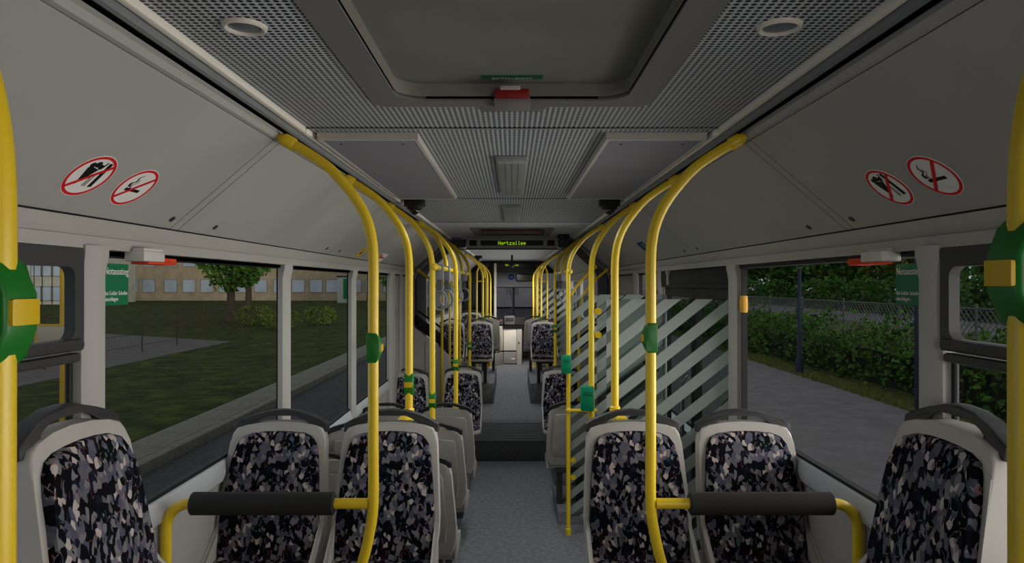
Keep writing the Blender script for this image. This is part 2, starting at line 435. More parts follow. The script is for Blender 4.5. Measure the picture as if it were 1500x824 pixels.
# sill strips
for s, runs in ((-1, [(REAR, 3.67, SILL), (3.67, 6.9, LOW)]), (1, [(REAR, 3.78, SILL), (5.7, 6.7, SILL)])):
    for y0, y1, zs in runs:
        bm = B(); prism(bm, [(s * 1.242, zs - .085), (s * 1.242, zs + .004), (s * 1.226, zs - .004), (s * 1.215, zs - .05), (s * 1.222, zs - .085)], y0, y1, XZ, .004)
        struct('trim_12', bm, SILVER, label='silver grey strip along the window sill')
# solid wall piece before the joint, lawn side: vertical ribs
bm = B()
for y, r in ((7.0, .02), (7.45, .035), (8.0, .03)):
    box(bm, -1.25, -1.21, y, y + .09, .6, HEAD + .01, .015)
struct('trim_13', bm, PILLAR)

# articulation: bellows ring with folds, hoop frames, lower corner guards
def hoop(bm, y0, y1, t, grow=0):
    pts = [(1.22 + grow, .26), (1.22 + grow, Z + .10), (1.18 + grow, Z + .2), (.86, Z + .49 + grow), (.78, Z + .55 + grow), (-.78, Z + .55 + grow), (-.86, Z + .49 + grow), (-1.18 - grow, Z + .2), (-1.22 - grow, Z + .10), (-1.22 - grow, .26)]
    inn = [(p[0] * (1 - t / 1.2), p[1] - (t if p[1] > 1 else 0)) for p in pts]
    a = pts + inn[::-1]
    prism(bm, a, y0, y1, XZ)
bel = thing('articulation_bellows', 'dark folded bellows tunnel joining the two halves of the bus', 'bellows', (0, 9.2, .25))
bm = B()
yy = ART0 + .1; k = 0
while yy < ART1 - .1:
    hoop(bm, yy - 9.2, yy + .055 - 9.2, .03, .05 if k % 2 else .0); yy += .055; k += 1
for v in bm.verts: v.co.z -= .25
build('folds', bm, mat('bellows_rubber', (66, 66, 74), .7), bel, smooth=20)
for y in (ART0, ART1 - .1):
    bm = B(); hoop(bm, y - 9.2, y + .1 - 9.2, .06, .06)
    for v in bm.verts: v.co.z -= .25
    build('hoop_frame', bm, mat('hoop_grey', (122, 123, 130), .5), bel, smooth=20)
for s in (-1, 1):
    bm = B()
    prism(bm, [(s * 1.25, .0), (s * 1.25, Z - .5), (s * .80, Z - .86), (s * .765, Z - .90), (s * .765, .0)], 8.36, 8.44, XZ, .02)
    box(bm, *sorted((s * 1.03, s * 1.06)), 8.345, 8.36, .3, Z - .70, .005)
    g = build('joint_guard', bm, SHELL)
    tag(g, 'pale corner guard panel with sloping top before the bellows on the %s side' % ('lawn' if s < 0 else 'hedge'), 'panel')
    bm = B()
    prism(bm, [(s * 1.25, Z - .35), (s * 1.25, Z - .50), (s * .80, Z - .86), (s * .80, Z - .70)], 8.55, 8.62, XZ, .01)
    prism(bm, [(s * 1.25, Z - .28), (s * 1.25, Z - .31), (s * .80, Z - .64), (s * .80, Z - .61)], 8.6, 8.64, XZ, .005)
    for v in bm.verts: v.co -= Vector((0, 9.2, .25))
    build('rubber_apron', bm, DARK, bel)

# ============================================================ ROOF FITTINGS
def hatch(y0, y1, hx, label, wall_m, panel_m, deep=.045, full=True):
    t = thing('roof_hatch', label, 'hatch', (0, (y0 + y1) / 2, Z + .57)); h = (y1 - y0) / 2
    o = rrect(-hx - .035, hx + .035, -h - .04, h + .045, .05); i_ = rrect(-hx + .05, hx - .05, -h + .04, h - .03, .085)
    bm = B(); frame(bm, o, i_, -.008, .006, XY); build('rim', bm, mat('hatch_rim', (116, 116, 118), .5), t)
    bm = B(); o2 = rrect(-hx + .04, hx - .04, -h + .03, h - .02, .09); frame(bm, o2, i_, -.002, deep, XY); build('recess_wall', bm, wall_m, t)
    bm = B(); prism(bm, rrect(-hx + .03, hx - .03, -h + .02, h - .01, .09), deep, deep + .02, XY); build('hatch_lid', bm, panel_m, t)
    if full:
        bm = B(); prism(bm, [(-.115, h + .045), (-.10, h + .11), (.10, h + .11), (.115, h + .045)], -.007, .006, XY, .003); build('rim_tab', bm, MATS['hatch_rim'], t)
        yy = h - .06
        bm = B(); box(bm, -.055, .055, yy - .005, yy + .085, -.028, -.002, .006); build('handle_housing', bm, mat('hatch_handle_grey', (128, 123, 120), .5), t)
        bm = B(); box(bm, -.052, .052, yy - .022, yy - .004, -.012, .016, .005); build('emergency_lever', bm, mat('lever_red', (138, 24, 24), .5), t)
        bm = B(); box(bm, -.035, .025, yy - .030, yy - .022, .010, .022, .002); build('lever_highlight', bm, mat('highlight_pale', (190, 180, 172), .5), t)  # pale sliver standing in for a highlight on the lever
        ys = h - .115
        bm = B(); box(bm, -.092, .092, ys, ys + .03, deep - .003, deep, 0); st = build('exit_sticker', bm, mat('sticker_green', (28, 84, 62), .6), t, smooth=0)
        lettering('sticker_text', 'Notausstieg', .025, lambda u, v, d: (-u, ys + .024 - v, deep - .0035 - d), mat('sticker_pale', (150, 170, 155), .6), st, 'CENTER')
    return t
hatch(HY0, HY1, HX, 'large recessed roof hatch with rounded corners and a red emergency lever', mat('hatch_wall', (132, 128, 120), .45), mat('hatch_lid', (122, 121, 114), .55, var=.08, scale=4))
hatch(6.98, 8.02, .40, 'far roof hatch with a reddish lid above the destination display', mat('hatch_wall_far', (150, 140, 130), .5), mat('hatch_red', (128, 58, 56), .6), full=False)
# smooth duct covers
for s in (-1, 1):
    t = thing('ceiling_cover_panel', 'smooth flat grey ceiling cover with pale edges on the %s side' % ('lawn' if s < 0 else 'hedge'), 'ceiling panel', (s * .545, 3.48, Z + .545))
    bm = B(); box(bm, -.178, .178, -.895, .895, -.002, .012); build('cover_plate', bm, mat('cover_grey', (138, 135, 142), .6), t)
    bm = B(); frame(bm, [(-.19, -.91), (.19, -.91), (.19, .91), (-.19, .91)], [(-.176, -.893), (.176, -.893), (.176, .893), (-.176, .893)], -.004, .0245, XY); build('edge_frame', bm, mat('cover_edge', (196, 188, 182), .5), t)
    bm = B()
    for x in (-.12, .12):
        for y in (-.82, .82): tube(bm, [(x, y, -.0015), (x, y, -.004)], .006, 10)
    build('screw', bm, DARKG, t)
# lamps along the middle of the ceiling
for y0, y1, lab in ((3.05, 4.25, 'long ceiling lamp with ribbed diffuser between the two smooth cover panels'), (4.95, 6.1, 'second long ceiling lamp further along just before the plain ceiling')):
    t = thing('ceiling_lamp', lab, 'lamp', (0, (y0 + y1) / 2, Z + .57), group=None); h = (y1 - y0) / 2
    bm = B(); box(bm, -.068, .068, -h, h, -.026, .0, .012); build('diffuser', bm, mat('diffuser_grey', (138, 140, 138), .35), t)
    for ya, yb in ((-h - .012, -h + .03), (h - .03, h + .012)):
        bm = B(); box(bm, -.070, .070, ya, yb, -.03, 0, .006); build('end_cap', bm, mat('lamp_cap', (160, 160, 158), .4), t)
    bm = B()
    for x in (-.03, 0, .03): box(bm, x - .002, x + .002, -h + .03, h - .03, -.0275, -.025)
    build('rib', bm, mat('lamp_rib', (112, 114, 113), .4), t)
for s in (-1, 1):
    t = thing('round_ceiling_lamp', 'round recessed ceiling lamp with pale ring beside the roof hatch on the %s side' % ('lawn' if s < 0 else 'hedge'), 'lamp', (s * .592, 1.51, Z + .57))
    bm = B()
    rings = []
    for r, z in ((.049, 0), (.047, -.006), (.042, -.009), (.037, -.006), (.0355, .002)):
        rings.append([bm.verts.new((r * math.cos(2 * math.pi * k / 32), r * math.sin(2 * math.pi * k / 32), z)) for k in range(32)])
    for a, b in zip(rings, rings[1:]):
        for k in range(32): bm.faces.new((a[k], a[(k + 1) % 32], b[(k + 1) % 32], b[k]))
    build('ring', bm, mat('lamp_ring', (222, 214, 200), .4), t)
    bm = B(); tube(bm, [(0, 0, .003), (0, 0, -.002), (0, 0, -.006)], [.036, .036, .02], 32); build('lens', bm, mat('lamp_lens', (104, 108, 112), .25), t)
# dome cameras
for x, y, dz, lab, k in ((-.665, 4.66, .555, 'black dome camera hanging at the ceiling edge on the lawn side', 1), (.665, 4.66, .555, 'black dome camera hanging at the ceiling edge on the hedge side', 1),
                         (.60, 7.95, .555, 'black dome camera beside the destination display', 1), (-.62, 12.6, .50, 'small far black dome camera in the front half over the lawn side', 1),
                         (0, 13.6, .40, 'small far black camera hanging on the centre of the ceiling in the front half', .8)):
    t = thing('dome_camera', lab, 'camera', (x, y, Z + dz))
    bm = B(); prism(bm, rrect(-.07, .07, -.06, .06, .03), -.028, .015, XY, .006); tube(bm, [(0, 0, -.028), (0, 0, -.05)], [.058, .048], 20)
    if k < 1: cyl(bm, (0, 0, 0), (0, 0, .17), .02)
    build('housing', bm, DARK, t)
    bm = B(); bmesh.ops.create_uvsphere(bm, u_segments=20, v_segments=12, radius=.036, matrix=Matrix.Translation((0, -.008, -.052))); build('dome', bm, mat('dome_black', (10, 10, 12), .08, spec=.8), t)
# destination displays
FONT = {'H': '10001 10001 10001 11111 10001 10001 10001', 'e': '00000 00000 01110 10001 11111 10000 01110', 'r': '00000 00000 10110 11001 10000 10000 10000',
        't': '01000 01000 11100 01000 01000 01001 00110', 'z': '00000 00000 11111 00010 00100 01000 11111', 'a': '00000 00000 01110 00001 01111 10001 01111', 'l': '01100 00100 00100 00100 00100 00100 01110'}
def led(bm, text, cx, zc, y, p, dot=.82):
    n = len(text) * 6 - 1
    for i, ch in enumerate(text):
        for r, row in enumerate(FONT[ch].split()):
            for c, v in enumerate(row):
                if v == '1':
                    x = cx + (i * 6 + c - n / 2) * p; z = zc + (3 - r) * p * 1.15
                    box(bm, x, x + p * dot, y - .003, y, z - p * .5, z + p * .5)
LEDM = mat('led_green', (182, 230, 10), .5, emit=.8)
t = thing('destination_display', 'wide hanging display box with glowing green lettering reading Hertzallee and two dark square windows', 'display', (0, 8.2, Z + .42))
bm = B(); box(bm, -.55, .55, -.045, .07, .0, .125, .012); box(bm, -.60, .60, -.02, .06, .115, .16, .01); build('housing', bm, mat('display_housing', (172, 174, 178), .5), t)
bm = B(); box(bm, -.375, .375, -.050, -.046, .034, .094); sc_ = build('screen', bm, mat('screen_dark', (16, 30, 22), .4), t, smooth=0)
bm = B(); led(bm, 'Hertzallee', 0, .064, -.0505, .0056); build('lettering', bm, LEDM, sc_, smooth=0)
for x in (-.465, .465):
    bm = B(); box(bm, x - .045, x + .045, -.049, -.046, .03, .098, .002); build('speaker_window', bm, DARK, t)
bm = B(); box(bm, -.72, .72, -.02, .06, -.012, .0, .004); box(bm, -.74, -.56, -.02, .05, .01, .10, .005); box(bm, .56, .74, -.02, .05, .01, .10, .005); build('side_louvre', bm, mat('louvre_grey', (70, 71, 74), .5), t)
for x in (-.65, .65):
    bm = B()
    for k in range(3): box(bm, x - .07, x + .07, -.026, -.019, .025 + k * .025, .035 + k * .025)
    build('louvre_slat', bm, DARKG, t)
for x in (-.5, .5):
    bm = B(); box(bm, x - .03, x + .03, .0, .04, .15, .155, 0); box(bm, x - .02, x + .02, .0, .04, .12, .152); build('hanger', bm, DARKG, t)
t = thing('front_display', 'small far display over the windscreen with glowing green lettering', 'display', (0, 16.95, Z + .28))
bm = B(); box(bm, -.9, .9, -.03, .1, 0, .27, .02); build('housing', bm, DARK, t)
bm = B(); box(bm, -.5, .5, -.036, -.031, .14, .22); sc_ = build('screen', bm, mat('screen_far', (24, 28, 26), .4), t, smooth=0)
bm = B(); led(bm, 'Hertzallee', 0, .18, -.0365, .0056); build('lettering', bm, LEDM, sc_, smooth=0)
for x in (-.62, .62):
    bm = B(); box(bm, x - .045, x + .045, -.036, -.031, .13, .22, .004); build('speaker_window', bm, DARKG, t)

# ============================================================ SIGNS ON THE COVE
def cove_fn(s, y, up, lift=.0135):
    a = Vector((s * 1.2, 0, Z + .192)); b = Vector((s * .838, 0, Z + .502)); d = (b - a).normalized()
    n = Vector((d.z, 0, -d.x)) * 1.0
    if n.x * s > 0: n = -n
    r = Vector((0, 1 if s < 0 else -1, 0))
    o = a + d * up + Vector((0, y, 0)) + n * .0005
    return lambda u, v, dd: tuple(o + r * u + d * v + n * dd)
def disc(bm, r, fn, d0, d1, n=40): prism(bm, [(r * math.cos(2 * math.pi * k / n), r * math.sin(2 * math.pi * k / n)) for k in range(n)], d0, d1, fn)
def ban_sign(s, y, kind, label):
    fn = cove_fn(s, y, .135)
    bm = B(); disc(bm, .0765, fn, 0, .001); root = build('prohibition_sign', bm, SIGNW, smooth=0); tag(root, label, 'sign')
    bm = B(); N = 40
    o = [(.074 * math.cos(2 * math.pi * k / N), .074 * math.sin(2 * math.pi * k / N)) for k in range(N)]
    frame(bm, o, [(u * .885, v * .885) for u, v in o], .001, .0016, fn); build('red_ring', bm, SIGNR, root, smooth=0)
    bm = B(); q = .0035; c = .047
    prism(bm, [(-c - q, -c + q), (-c + q, -c - q), (c + q, c - q), (c - q, c + q)], .0018, .0024, fn); build('red_slash', bm, SIGNR, root, smooth=0)
    bm = B()
    if kind == 'smoke':
        prism(bm, [(-.036, -.017), (-.036, -.006), (.034, -.006), (.034, -.017)], .001, .0017, fn)
        sm = curve([(-.033, -.002, 0), (-.036, .012, 0), (-.022, .022, 0), (-.026, .036, 0), (-.014, .05, 0)], 4); m_ = len(sm)
        L = [(p.x - .004 * (1 - i / m_), p.y) for i, p in enumerate(sm)]; R = [(p.x + .006 * (1 - i / m_) + .001, p.y) for i, p in enumerate(sm)]
        prism(bm, L + R[::-1], .001, .0017, fn)
        sm = [(p.x + .011, p.y - .004) for p in sm[:13]]
        prism(bm, sm + [(x + .004 * (1 - i / 14), y) for i, (x, y) in list(enumerate(sm))[::-1]], .001, .0017, fn)
    else:
        prism(bm, [(.030, -.036), (.043, -.033), (.033, .056), (.021, .054)], .001, .0017, fn)
        prism(bm, [(-.022, -.034), (-.038, .026), (-.022, .031), (.004, .026)], .001, .0017, fn)
        for u, v, r in ((-.030, .036, .010), (-.013, .042, .011), (.003, .036, .009)):
            prism(bm, [(u + r * math.cos(k * .6283), v + r * math.sin(k * .6283)) for k in range(10)], .001, .0017, fn)
        prism(bm, [(.006, .036), (.012, .056), (.016, .055), (.012, .034)], .001, .0017, fn)
        for u in (.006, .014): prism(bm, [(u, -.036), (u + .003, -.036), (u + .001, .004), (u - .001, .004)], .001, .0017, fn)
    build('pictogram', bm, SIGNB, root, smooth=0)
ban_sign(-1, 1.772, 'food', 'round red ringed no food sign with cone and bar on lawn side cove')
ban_sign(-1, 1.985, 'smoke', 'round red ringed no smoking sign on the lawn side cove panel')
ban_sign(1, 1.772, 'smoke', 'round red ringed no smoking sign on the hedge side cove panel')
ban_sign(1, 1.985, 'food', 'round red ringed no food sign with cone and bar on hedge side cove')
def sticker(name, s, y, up, pts, m, label, extra=()):
    fn = cove_fn(s, y, up); bm = B(); prism(bm, pts, 0, .001, fn); r = build(name, bm, m, smooth=0); tag(r, label, 'sticker')
    for nm, p2, m2 in extra:
        bm = B(); prism(bm, p2, .001, .0016, fn); build(nm, bm, m2, r, smooth=0)
BLUE = mat('sign_blue', (16, 26, 130), .6)
sticker('information_sticker', 1, 5.55, .16, rrect(-.13, .13, -.06, .06, .01), BLUE, 'blue information sticker on the hedge side cove above the door', [('green_patch', rrect(-.04, .10, -.01, .045, .01), TEAL), ('white_patch', rrect(-.02, .02, -.04, -.015, .004), mat('patch_grey', (90, 100, 120), .6))])
sticker('warning_sticker', 1, 5.0, -.03, rrect(-.06, .06, -.02, .02, .005), mat('sign_orange', (220, 150, 20), .6), 'small orange sticker at the header above the door')
sticker('warning_sticker', -1, 5.2, .07, [(-.07, -.05), (.07, -.05), (.07, .05), (-.07, .05)], mat('sign_yellow', (222, 180, 40), .6), 'yellow warning sticker on the lawn side cove behind the first pole', [('black_mark', [(-.03, -.02), (.03, -.02), (0, .03)], SIGNB)])
sticker('notice_sticker', -1, 6.05, .06, rrect(-.13, .13, -.05, .05, .01), SIGNW, 'white and red notice sticker on the lawn side cove behind the second pole', [('red_mark', [(-.10, -.008), (.10, -.008), (.10, .008), (-.10, .008)], SIGNR), ('red_rim', rrect(-.12, -.06, -.03, .03, .01), SIGNR)])

# exit stickers on the window glass
for s in (-1, 1):
    y0, y1 = 2.075, 2.213
    if s < 0: fn = lambda u, v, d: (-1.244 + d, y0 + u, Z + v)
    else: fn = lambda u, v, d: (1.244 - d, y1 - u, Z + v)
    bm = B(); prism(bm, rrect(0, y1 - y0, -.068, .062, .006), -.001, 0, fn); r = build('exit_sticker', bm, EXITG, smooth=0)
    tag(r, 'green emergency exit sticker on the window glass next to the pillar on the %s side' % ('lawn' if s < 0 else 'hedge'), 'sticker')
    lettering('sticker_text', 'Notausstieg', .032, lambda u, v, d: fn(u + .006, v + .028, d + .0005), SIGNW, r, width=.130)
    lettering('sticker_text', 'Bei Gefahr Scheibe\neinschlagen', .018, lambda u, v, d: fn(u + .006, v - .036, d + .0005), SIGNW, r, width=.124)
    # hammer box under the header
    t = thing('emergency_hammer', 'orange emergency hammer in a white holder under the header on the %s side' % ('lawn' if s < 0 else 'hedge'), 'hammer', (s * 1.19, 2.2, Z + .082))
    bm = B(); box(bm, -.03, .035, -.055, .075, -.012, .022, .005); box(bm, -.005, .03, -.05, .07, .018, .03); build('holder', bm, mat('holder_white', (206, 202, 196), .5), t)
    bm = B(); box(bm, -.028, .028, -.02, .16, -.020, -.012, .003); box(bm, -.012, .012, .05, .20, -.016, .004, .004); build('hammer', bm, ORANGE, t)
# stop button on the pillar by the door
t = thing('stop_button', 'small orange stop button on the pillar beside the door', 'button', (1.235, 3.64, Z - .11))
bm = B(); box(bm, -.012, .015, -.025, .03, -.045, .045, .006); build('button_plate', bm, mat('button_orange', (226, 170, 70), .5), t)
bm = B(); box(bm, -.018, -.011, -.014, .014, -.02, .02, .004); build('push_button', bm, mat('button_amber', (240, 190, 60), .5), t)

# ============================================================ SEATS
def seat_y(v): return -.27 * (.95 - v)
def make_seat(label):
    t = thing('bus_seat', label, 'seat', group='patterned bus seats')
    half = [(.195, .405), (.212, .45), (.222, .52), (.224, .60), (.214, .76), (.205, .90), (.199, .935), (.185, .957), (.15, .968), (.08, .978)]
    out = [(-u, v) for u, v in half] + [(0, .981)] + half[::-1]
    bm = B(); prism(bm, out, 0, .045, lambda u, v, d: (u, d + seat_y(v) - .035 * (abs(u) / .22) ** 2 * (1 if d < .02 else .4), v), .010, 3); build('shell', bm, SHELL, t)
    inn = [(.168, .50), (.176, .60), (.168, .74), (.160, .88), (.150, .905), (0, .915)]
    bm = B(); prism(bm, [(-u, v) for u, v in inn[:-1]] + [(0, .915)] + inn[-2::-1], .043, .058, lambda u, v, d: (u, d + seat_y(v), v), .006, 2); build('back_cover', bm, mat('back_cover', (168, 163, 157), .5), t)
    hf = [(.188, .40), (.206, .50), (.205, .60), (.194, .74), (.181, .85), (.171, .895), (.150, .925), (.115, .938), (.06, .944)]
    bm = B(); prism(bm, [(-u, v) for u, v in hf] + [(0, .946)] + hf[::-1], -.032, .004, lambda u, v, d: (u, d + seat_y(v) - .028 * (abs(u) / .2) ** 2, v), .014, 3); build('back_cushion', bm, FAB, t)
    # grab handle
    o = [(.207, .938), (.207, .972), (.175, .988), (.12, 1.008), (.06, 1.024), (0, 1.030)]
    i_ = [(0, 1.010), (.06, 1.004), (.10, .994), (.118, .982), (.126, .962), (.14, .942)]
    po = [(-u, v) for u, v in o] + [(u, v) for u, v in o[-2::-1]] + [(u, v) for u, v in i_[::-1]] + [(-u, v) for u, v in i_[1:]]
    bm = B(); prism(bm, po, -.008, .034, lambda u, v, d: (u, d + seat_y(v) + .012 * (abs(u) < .12), v), .006, 2); build('grab_handle', bm, HANDLE, t)
    # pan
    pan = [(-.20, -.495), (-.21, -.44), (-.21, -.155), (.21, -.155), (.21, -.44), (.20, -.495), (.17, -.52), (-.17, -.52)]
    bm = B(); prism(bm, pan, .405, .455, XY, .018, 3); build('seat_cushion', bm, FAB, t)
    bm = B(); prism(bm, [(u * 1.04, v * 1.0) for u, v in pan], .365, .408, XY, .012, 2)
    for s in (-1, 1): prism(bm, [(-.135, .37), (-.125, .60), (-.16, .56), (-.28, .47), (-.46, .43), (-.46, .37)], *sorted((s * .205, s * .222)), YZ, .004)
    build('seat_pan', bm, SHELL, t)
    bm = B(); box(bm, -.14, .14, -.46, -.12, .33, .37, .006)
    for s in (-1, 1): prism(bm, [(-.16, .34), (-.40, .34), (-.34, 0), (-.20, 0)], *sorted((s * .07, s * .12)), YZ, .006)
    build('seat_frame', bm, DARKG, t)
    return t
AISLE, WINX = .53, 1.015
side = lambda s: 'lawn' if s < 0 else 'hedge'
spots = []
for s in (-1, 1):
    spots += [(s * AISLE, 3.0, .612, 0, 'patterned seat facing us at the padded rail on the %s side, beside the aisle' % side(s)),
              (s * WINX, 3.0, .612, 0, 'patterned seat facing us at the padded rail on the %s side, beside the window' % side(s)),
              (s * 1.272, 1.81, .85, (math.pi / 2 if s < 0 else -math.pi / 2), 'sideways patterned seat with its back to the tilting window on the %s side' % side(s)),
              (s * AISLE, 11.4, .585, 0, 'far patterned seat on the raised podium past the joint, %s side' % side(s))]
PI = math.pi
for y, b, nm in ((3.72, .265, 'first'), (4.55, .26, 'second'), (5.62, .20, 'third')):
    spots += [(-.535, y, b, PI, 'grey seat back on the lawn side, %s of the row, beside the aisle' % nm), (-1.02, y, b, PI, 'grey seat back on the lawn side, %s of the row, beside the window' % nm)]
spots += [(-.55, 7.7, .245, 0, 'patterned seat facing us just before the joint on lawn side, by the aisle'), (-1.12, 7.45, .245, 0, 'patterned seat facing us just before the joint on lawn side, by the wall'),
          (.55, 7.7, .245, 0, 'patterned seat facing us just before the joint on the hedge side'), (.545, 6.25, .105, PI, 'grey seat back behind the striped glass screen next to the thin floor pole'),
          (-.44, 12.45, .585, PI, 'far grey seat back behind the podium seat on the lawn side'), (.44, 12.45, .585, PI, 'far grey seat back behind the podium seat on the hedge side'),
          (-1.0, 11.4, .585, 0, 'far patterned seat by the window past the joint on lawn side'), (-.85, 14.2, .62, 0, 'farthest patterned seat top near the driver cab on the lawn side')]
first = None
for x, y, b, rz, lab in spots:
    tilt = .115 if 'sideways' in lab else 0      # the seats along the wall stand more upright
    if first is None: first = make_seat(lab); first.location = (x, y, b); first.rotation_euler = (0, 0, rz)
    else: copy_thing(first, (x, y, b), rz, lab).rotation_euler = (tilt, 0, rz)
# raised base under the farthest seat
bm = B(); box(bm, -1.25, -.5, 13.7, 14.4, .25, .62, .01); struct('floor_4', bm, FLOORM)

# ============================================================ POLES
R = .0185
def stop_box(parent, x, y, z, rz):
    bm = B()
    M = Matrix.Translation((x, y, z)) @ Matrix.Rotation(rz, 4, 'Z')
    fn = lambda u, v, d: tuple(M @ Vector((u, d, v)))
    prism(bm, [(-.021, -.052), (.012, -.052), (.016, -.046), (.029, -.018), (.029, .018), (.016, .046), (.012, .052), (-.021, .052)], -.022, .022, fn, .005, 2)
    for v in (-.044, .044): tube(bm, [fn(.004, v, -.019), fn(.004, v, -.025)], [.005, .003], 8)
    b = build('stop_button_box', bm, GREEN, parent)
    bm = B(); prism(bm, [(.020, -.0125), (.0325, -.0125), (.0325, .0125), (.020, .0125)], -.019, .019, fn, .002); build('push_button', bm, YELD, b)
def validator(parent, x, y, z, dx=0):
    bm = B(); box(bm, x - .042 + dx, x + .042 + dx, y - .055, y + .015, z - .078, z + .078, .008, 2); b = build('ticket_validator', bm, TEAL, parent)
    bm = B(); box(bm, x - .03 + dx, x + .03 + dx, y - .0575, y - .054, z + .02, z + .05, .001); build('validator_screen', bm, mat('validator_dark', (0, 104, 74), .5), b)
    bm = B(); box(bm, x - .02 + dx, x + .02 + dx, y - .0575, y - .054, z - .05, z - .045, .001); build('validator_slot', bm, MATS['validator_dark'], b)
def pole(s, y, zb, label, x=.497, top=(.812, .512), low=None, flange=True, button=None, valid=None, bracket=0, clamps=()):
    """yellow pole: vertical, its head sweeping out to the cove groove"""
    root = thing('handrail_pole', label, 'pole', (s * x, y, zb), group=None)
    L = lambda px, py, pz: (s * px - s * x, py - y, pz - zb)
    dx = top[0] - x; dz = top[1]
    shape = [(0, .08), (.005, .15), (.018, .21), (.045, .272), (.088, .335), (.15, .405), (.235, .466), (.315, .512)]
    pts = [(x + a / .315 * dx, y, Z + b_ / .512 * dz) for a, b_ in shape]
    lo = []
    if low:
        lo = [(x + a, y, b_) for a, b_ in low]
        path = curve(lo + [(x, y, lo[-1][2] + .2)], 5) + [Vector(p) for p in curve([(x, y, Z - .1)] + pts, 5)]
    else:
        path = [Vector((x, y, zb)), Vector((x, y, Z - .1))] + curve([(x, y, Z - .05)] + pts, 5)
    path = [L(*p) for p in path]
    bm = B(); tube(bm, path, R, 14); build('tube', bm, YEL, root)
    a, b_ = Vector(path[-1]), Vector(path[-3]); d = (a - b_).normalized()
    bm = B(); tube(bm, [a - d * .055, a - d * .05, a - d * .012, a - d * .008, a + d * .03, a + d * .034], [R + .001, R + .005, R + .005, .012, .010, .004], 12); ball(bm, a - d * .03 + Vector((0, 0, -.012)), .012, seg=8); build('end_fitting', bm, YEL, root)
    if flange:
        if low: bx = lo[0][0]; bz = lo[0][2]
        else: bx, bz = x, zb
        bm = B(); tube(bm, [L(bx, y, bz), L(bx, y, bz + .05), L(bx, y, bz + .055)], [R + .007, R + .007, R + .001], 14)
        if bracket: box(bm, *sorted((L(bx - .025, 0, 0)[0], L(bx + .025, 0, 0)[0])), -bracket, .0, 0, .04, .006)
        build('base_socket', bm, YEL, root)
    for bx, bz, rz in (button or ()): stop_box(root, *L(bx, y, bz), rz)
    if valid: validator(root, *L(x, y, valid[0]), valid[1])
    for i, bz in enumerate(clamps):
        bm = B(); p = L(x, y, bz); tube(bm, [p, (p[0] + s * .04, p[1], p[2])], .009, 10); tube(bm, [(p[0] + s * .042, p[1] - .012, p[2]), (p[0] + s * .042, p[1] + .012, p[2])], .022, 14); build('glass_clamp', bm, YELD, root)
    return root
IN = lambda s: 0 if s < 0 else PI                       # button towards the aisle
for s in (-1, 1):
    sd = side(s)
    pole(s, .66, .845, 'very large yellow pole cut by the picture edge on the %s side, green stop button' % sd, x=.501, button=[(.501, Z - (.0275 if s < 0 else -.010), IN(s))])
    # pole at the padded rail, kicked out at the foot
    p = pole(s, 2.4, .62, 'yellow pole with kicked out foot joining the padded rail on the %s side' % sd, x=.4875, low=[(.19, .62), (.15, .86), (.10, 1.04), (.038, 1.22), (.012, 1.33), (0, 1.43)], button=[(.4875, Z - (.225 if s < 0 else .19), IN(s))])
    t = thing('guard_rail', 'yellow guard rail with thick black padding in front of %s side seats' % sd, 'rail', (s * .95, 2.4, .62))
    L = lambda px, pz: (s * px - s * .95, 0, pz - .62)
    zz = Z - .772
    pts = [L(.505, zz), L(1.13, zz)] + [L(1.13 + .085 * math.sin(a), zz - .085 * (1 - math.cos(a))) for a in (i * PI / 16 for i in range(1, 9))] + [L(1.215, .62)]
    bm = B(); tube(bm, pts, R, 14); build('tube', bm, YEL, t)
    bm = B(); tube(bm, [L(.622, zz), L(.626, zz), L(1.121, zz), L(1.125, zz)], [.032, .0395, .0395, .032], 20); build('padding', bm, PAD, t)
    bm = B(); tube(bm, [L(1.215, .62), L(1.215, .65), L(1.215, .655)], [R + .014, R + .012, R], 14); build('base_socket', bm, YEL, t)
FR = -PI / 2
pole(-1, 3.3, Z - .655, 'yellow pole standing behind the padded rail seats on the lawn side', button=[(.497, Z - .485, FR)], bracket=.24)
pole(1, 3.3, Z - .645, 'yellow pole standing behind the padded rail seats on the hedge side', bracket=.24)
pole(-1, 4.42, 1.17, 'third yellow pole on the lawn side with low green stop button, on a seat back', x=.515, button=[(.515, Z - .755, FR)])
pole(1, 4.4, 0, 'yellow pole carrying the bigger teal ticket validator, by the striped glass', x=.512, valid=(Z - .735, -.03), clamps=(Z - .178, Z - .33))
pole(-1, 5.72, 1.13, 'fourth yellow pole on the lawn side standing on the third grey seat back', x=.47, top=(.79, .512), button=[(.47, Z - .68, FR)])
p4 = pole(1, 6.0, 0, 'thin yellow floor pole carrying the smaller teal ticket validator', x=.495, valid=(Z - .705, -.02), clamps=(Z - 1.55, Z - 1.70))
bm = B(); tube(bm, [(0, -.02, 1.09), (.30, -.02, 1.09)], .014, 12); ball(bm, (0, -.02, 1.09), .024); build('cross_tube', bm, YEL, p4)
pole(-1, 7.9, 1.20, 'fifth yellow pole on the lawn side at the seat before the joint', x=.49, button=[(.49, Z - .72, FR)])
pole(1, 7.9, 1.22, 'yellow pole standing at the seat before the joint on the hedge side', x=.50, button=[(.50, Z - .52, FR)])
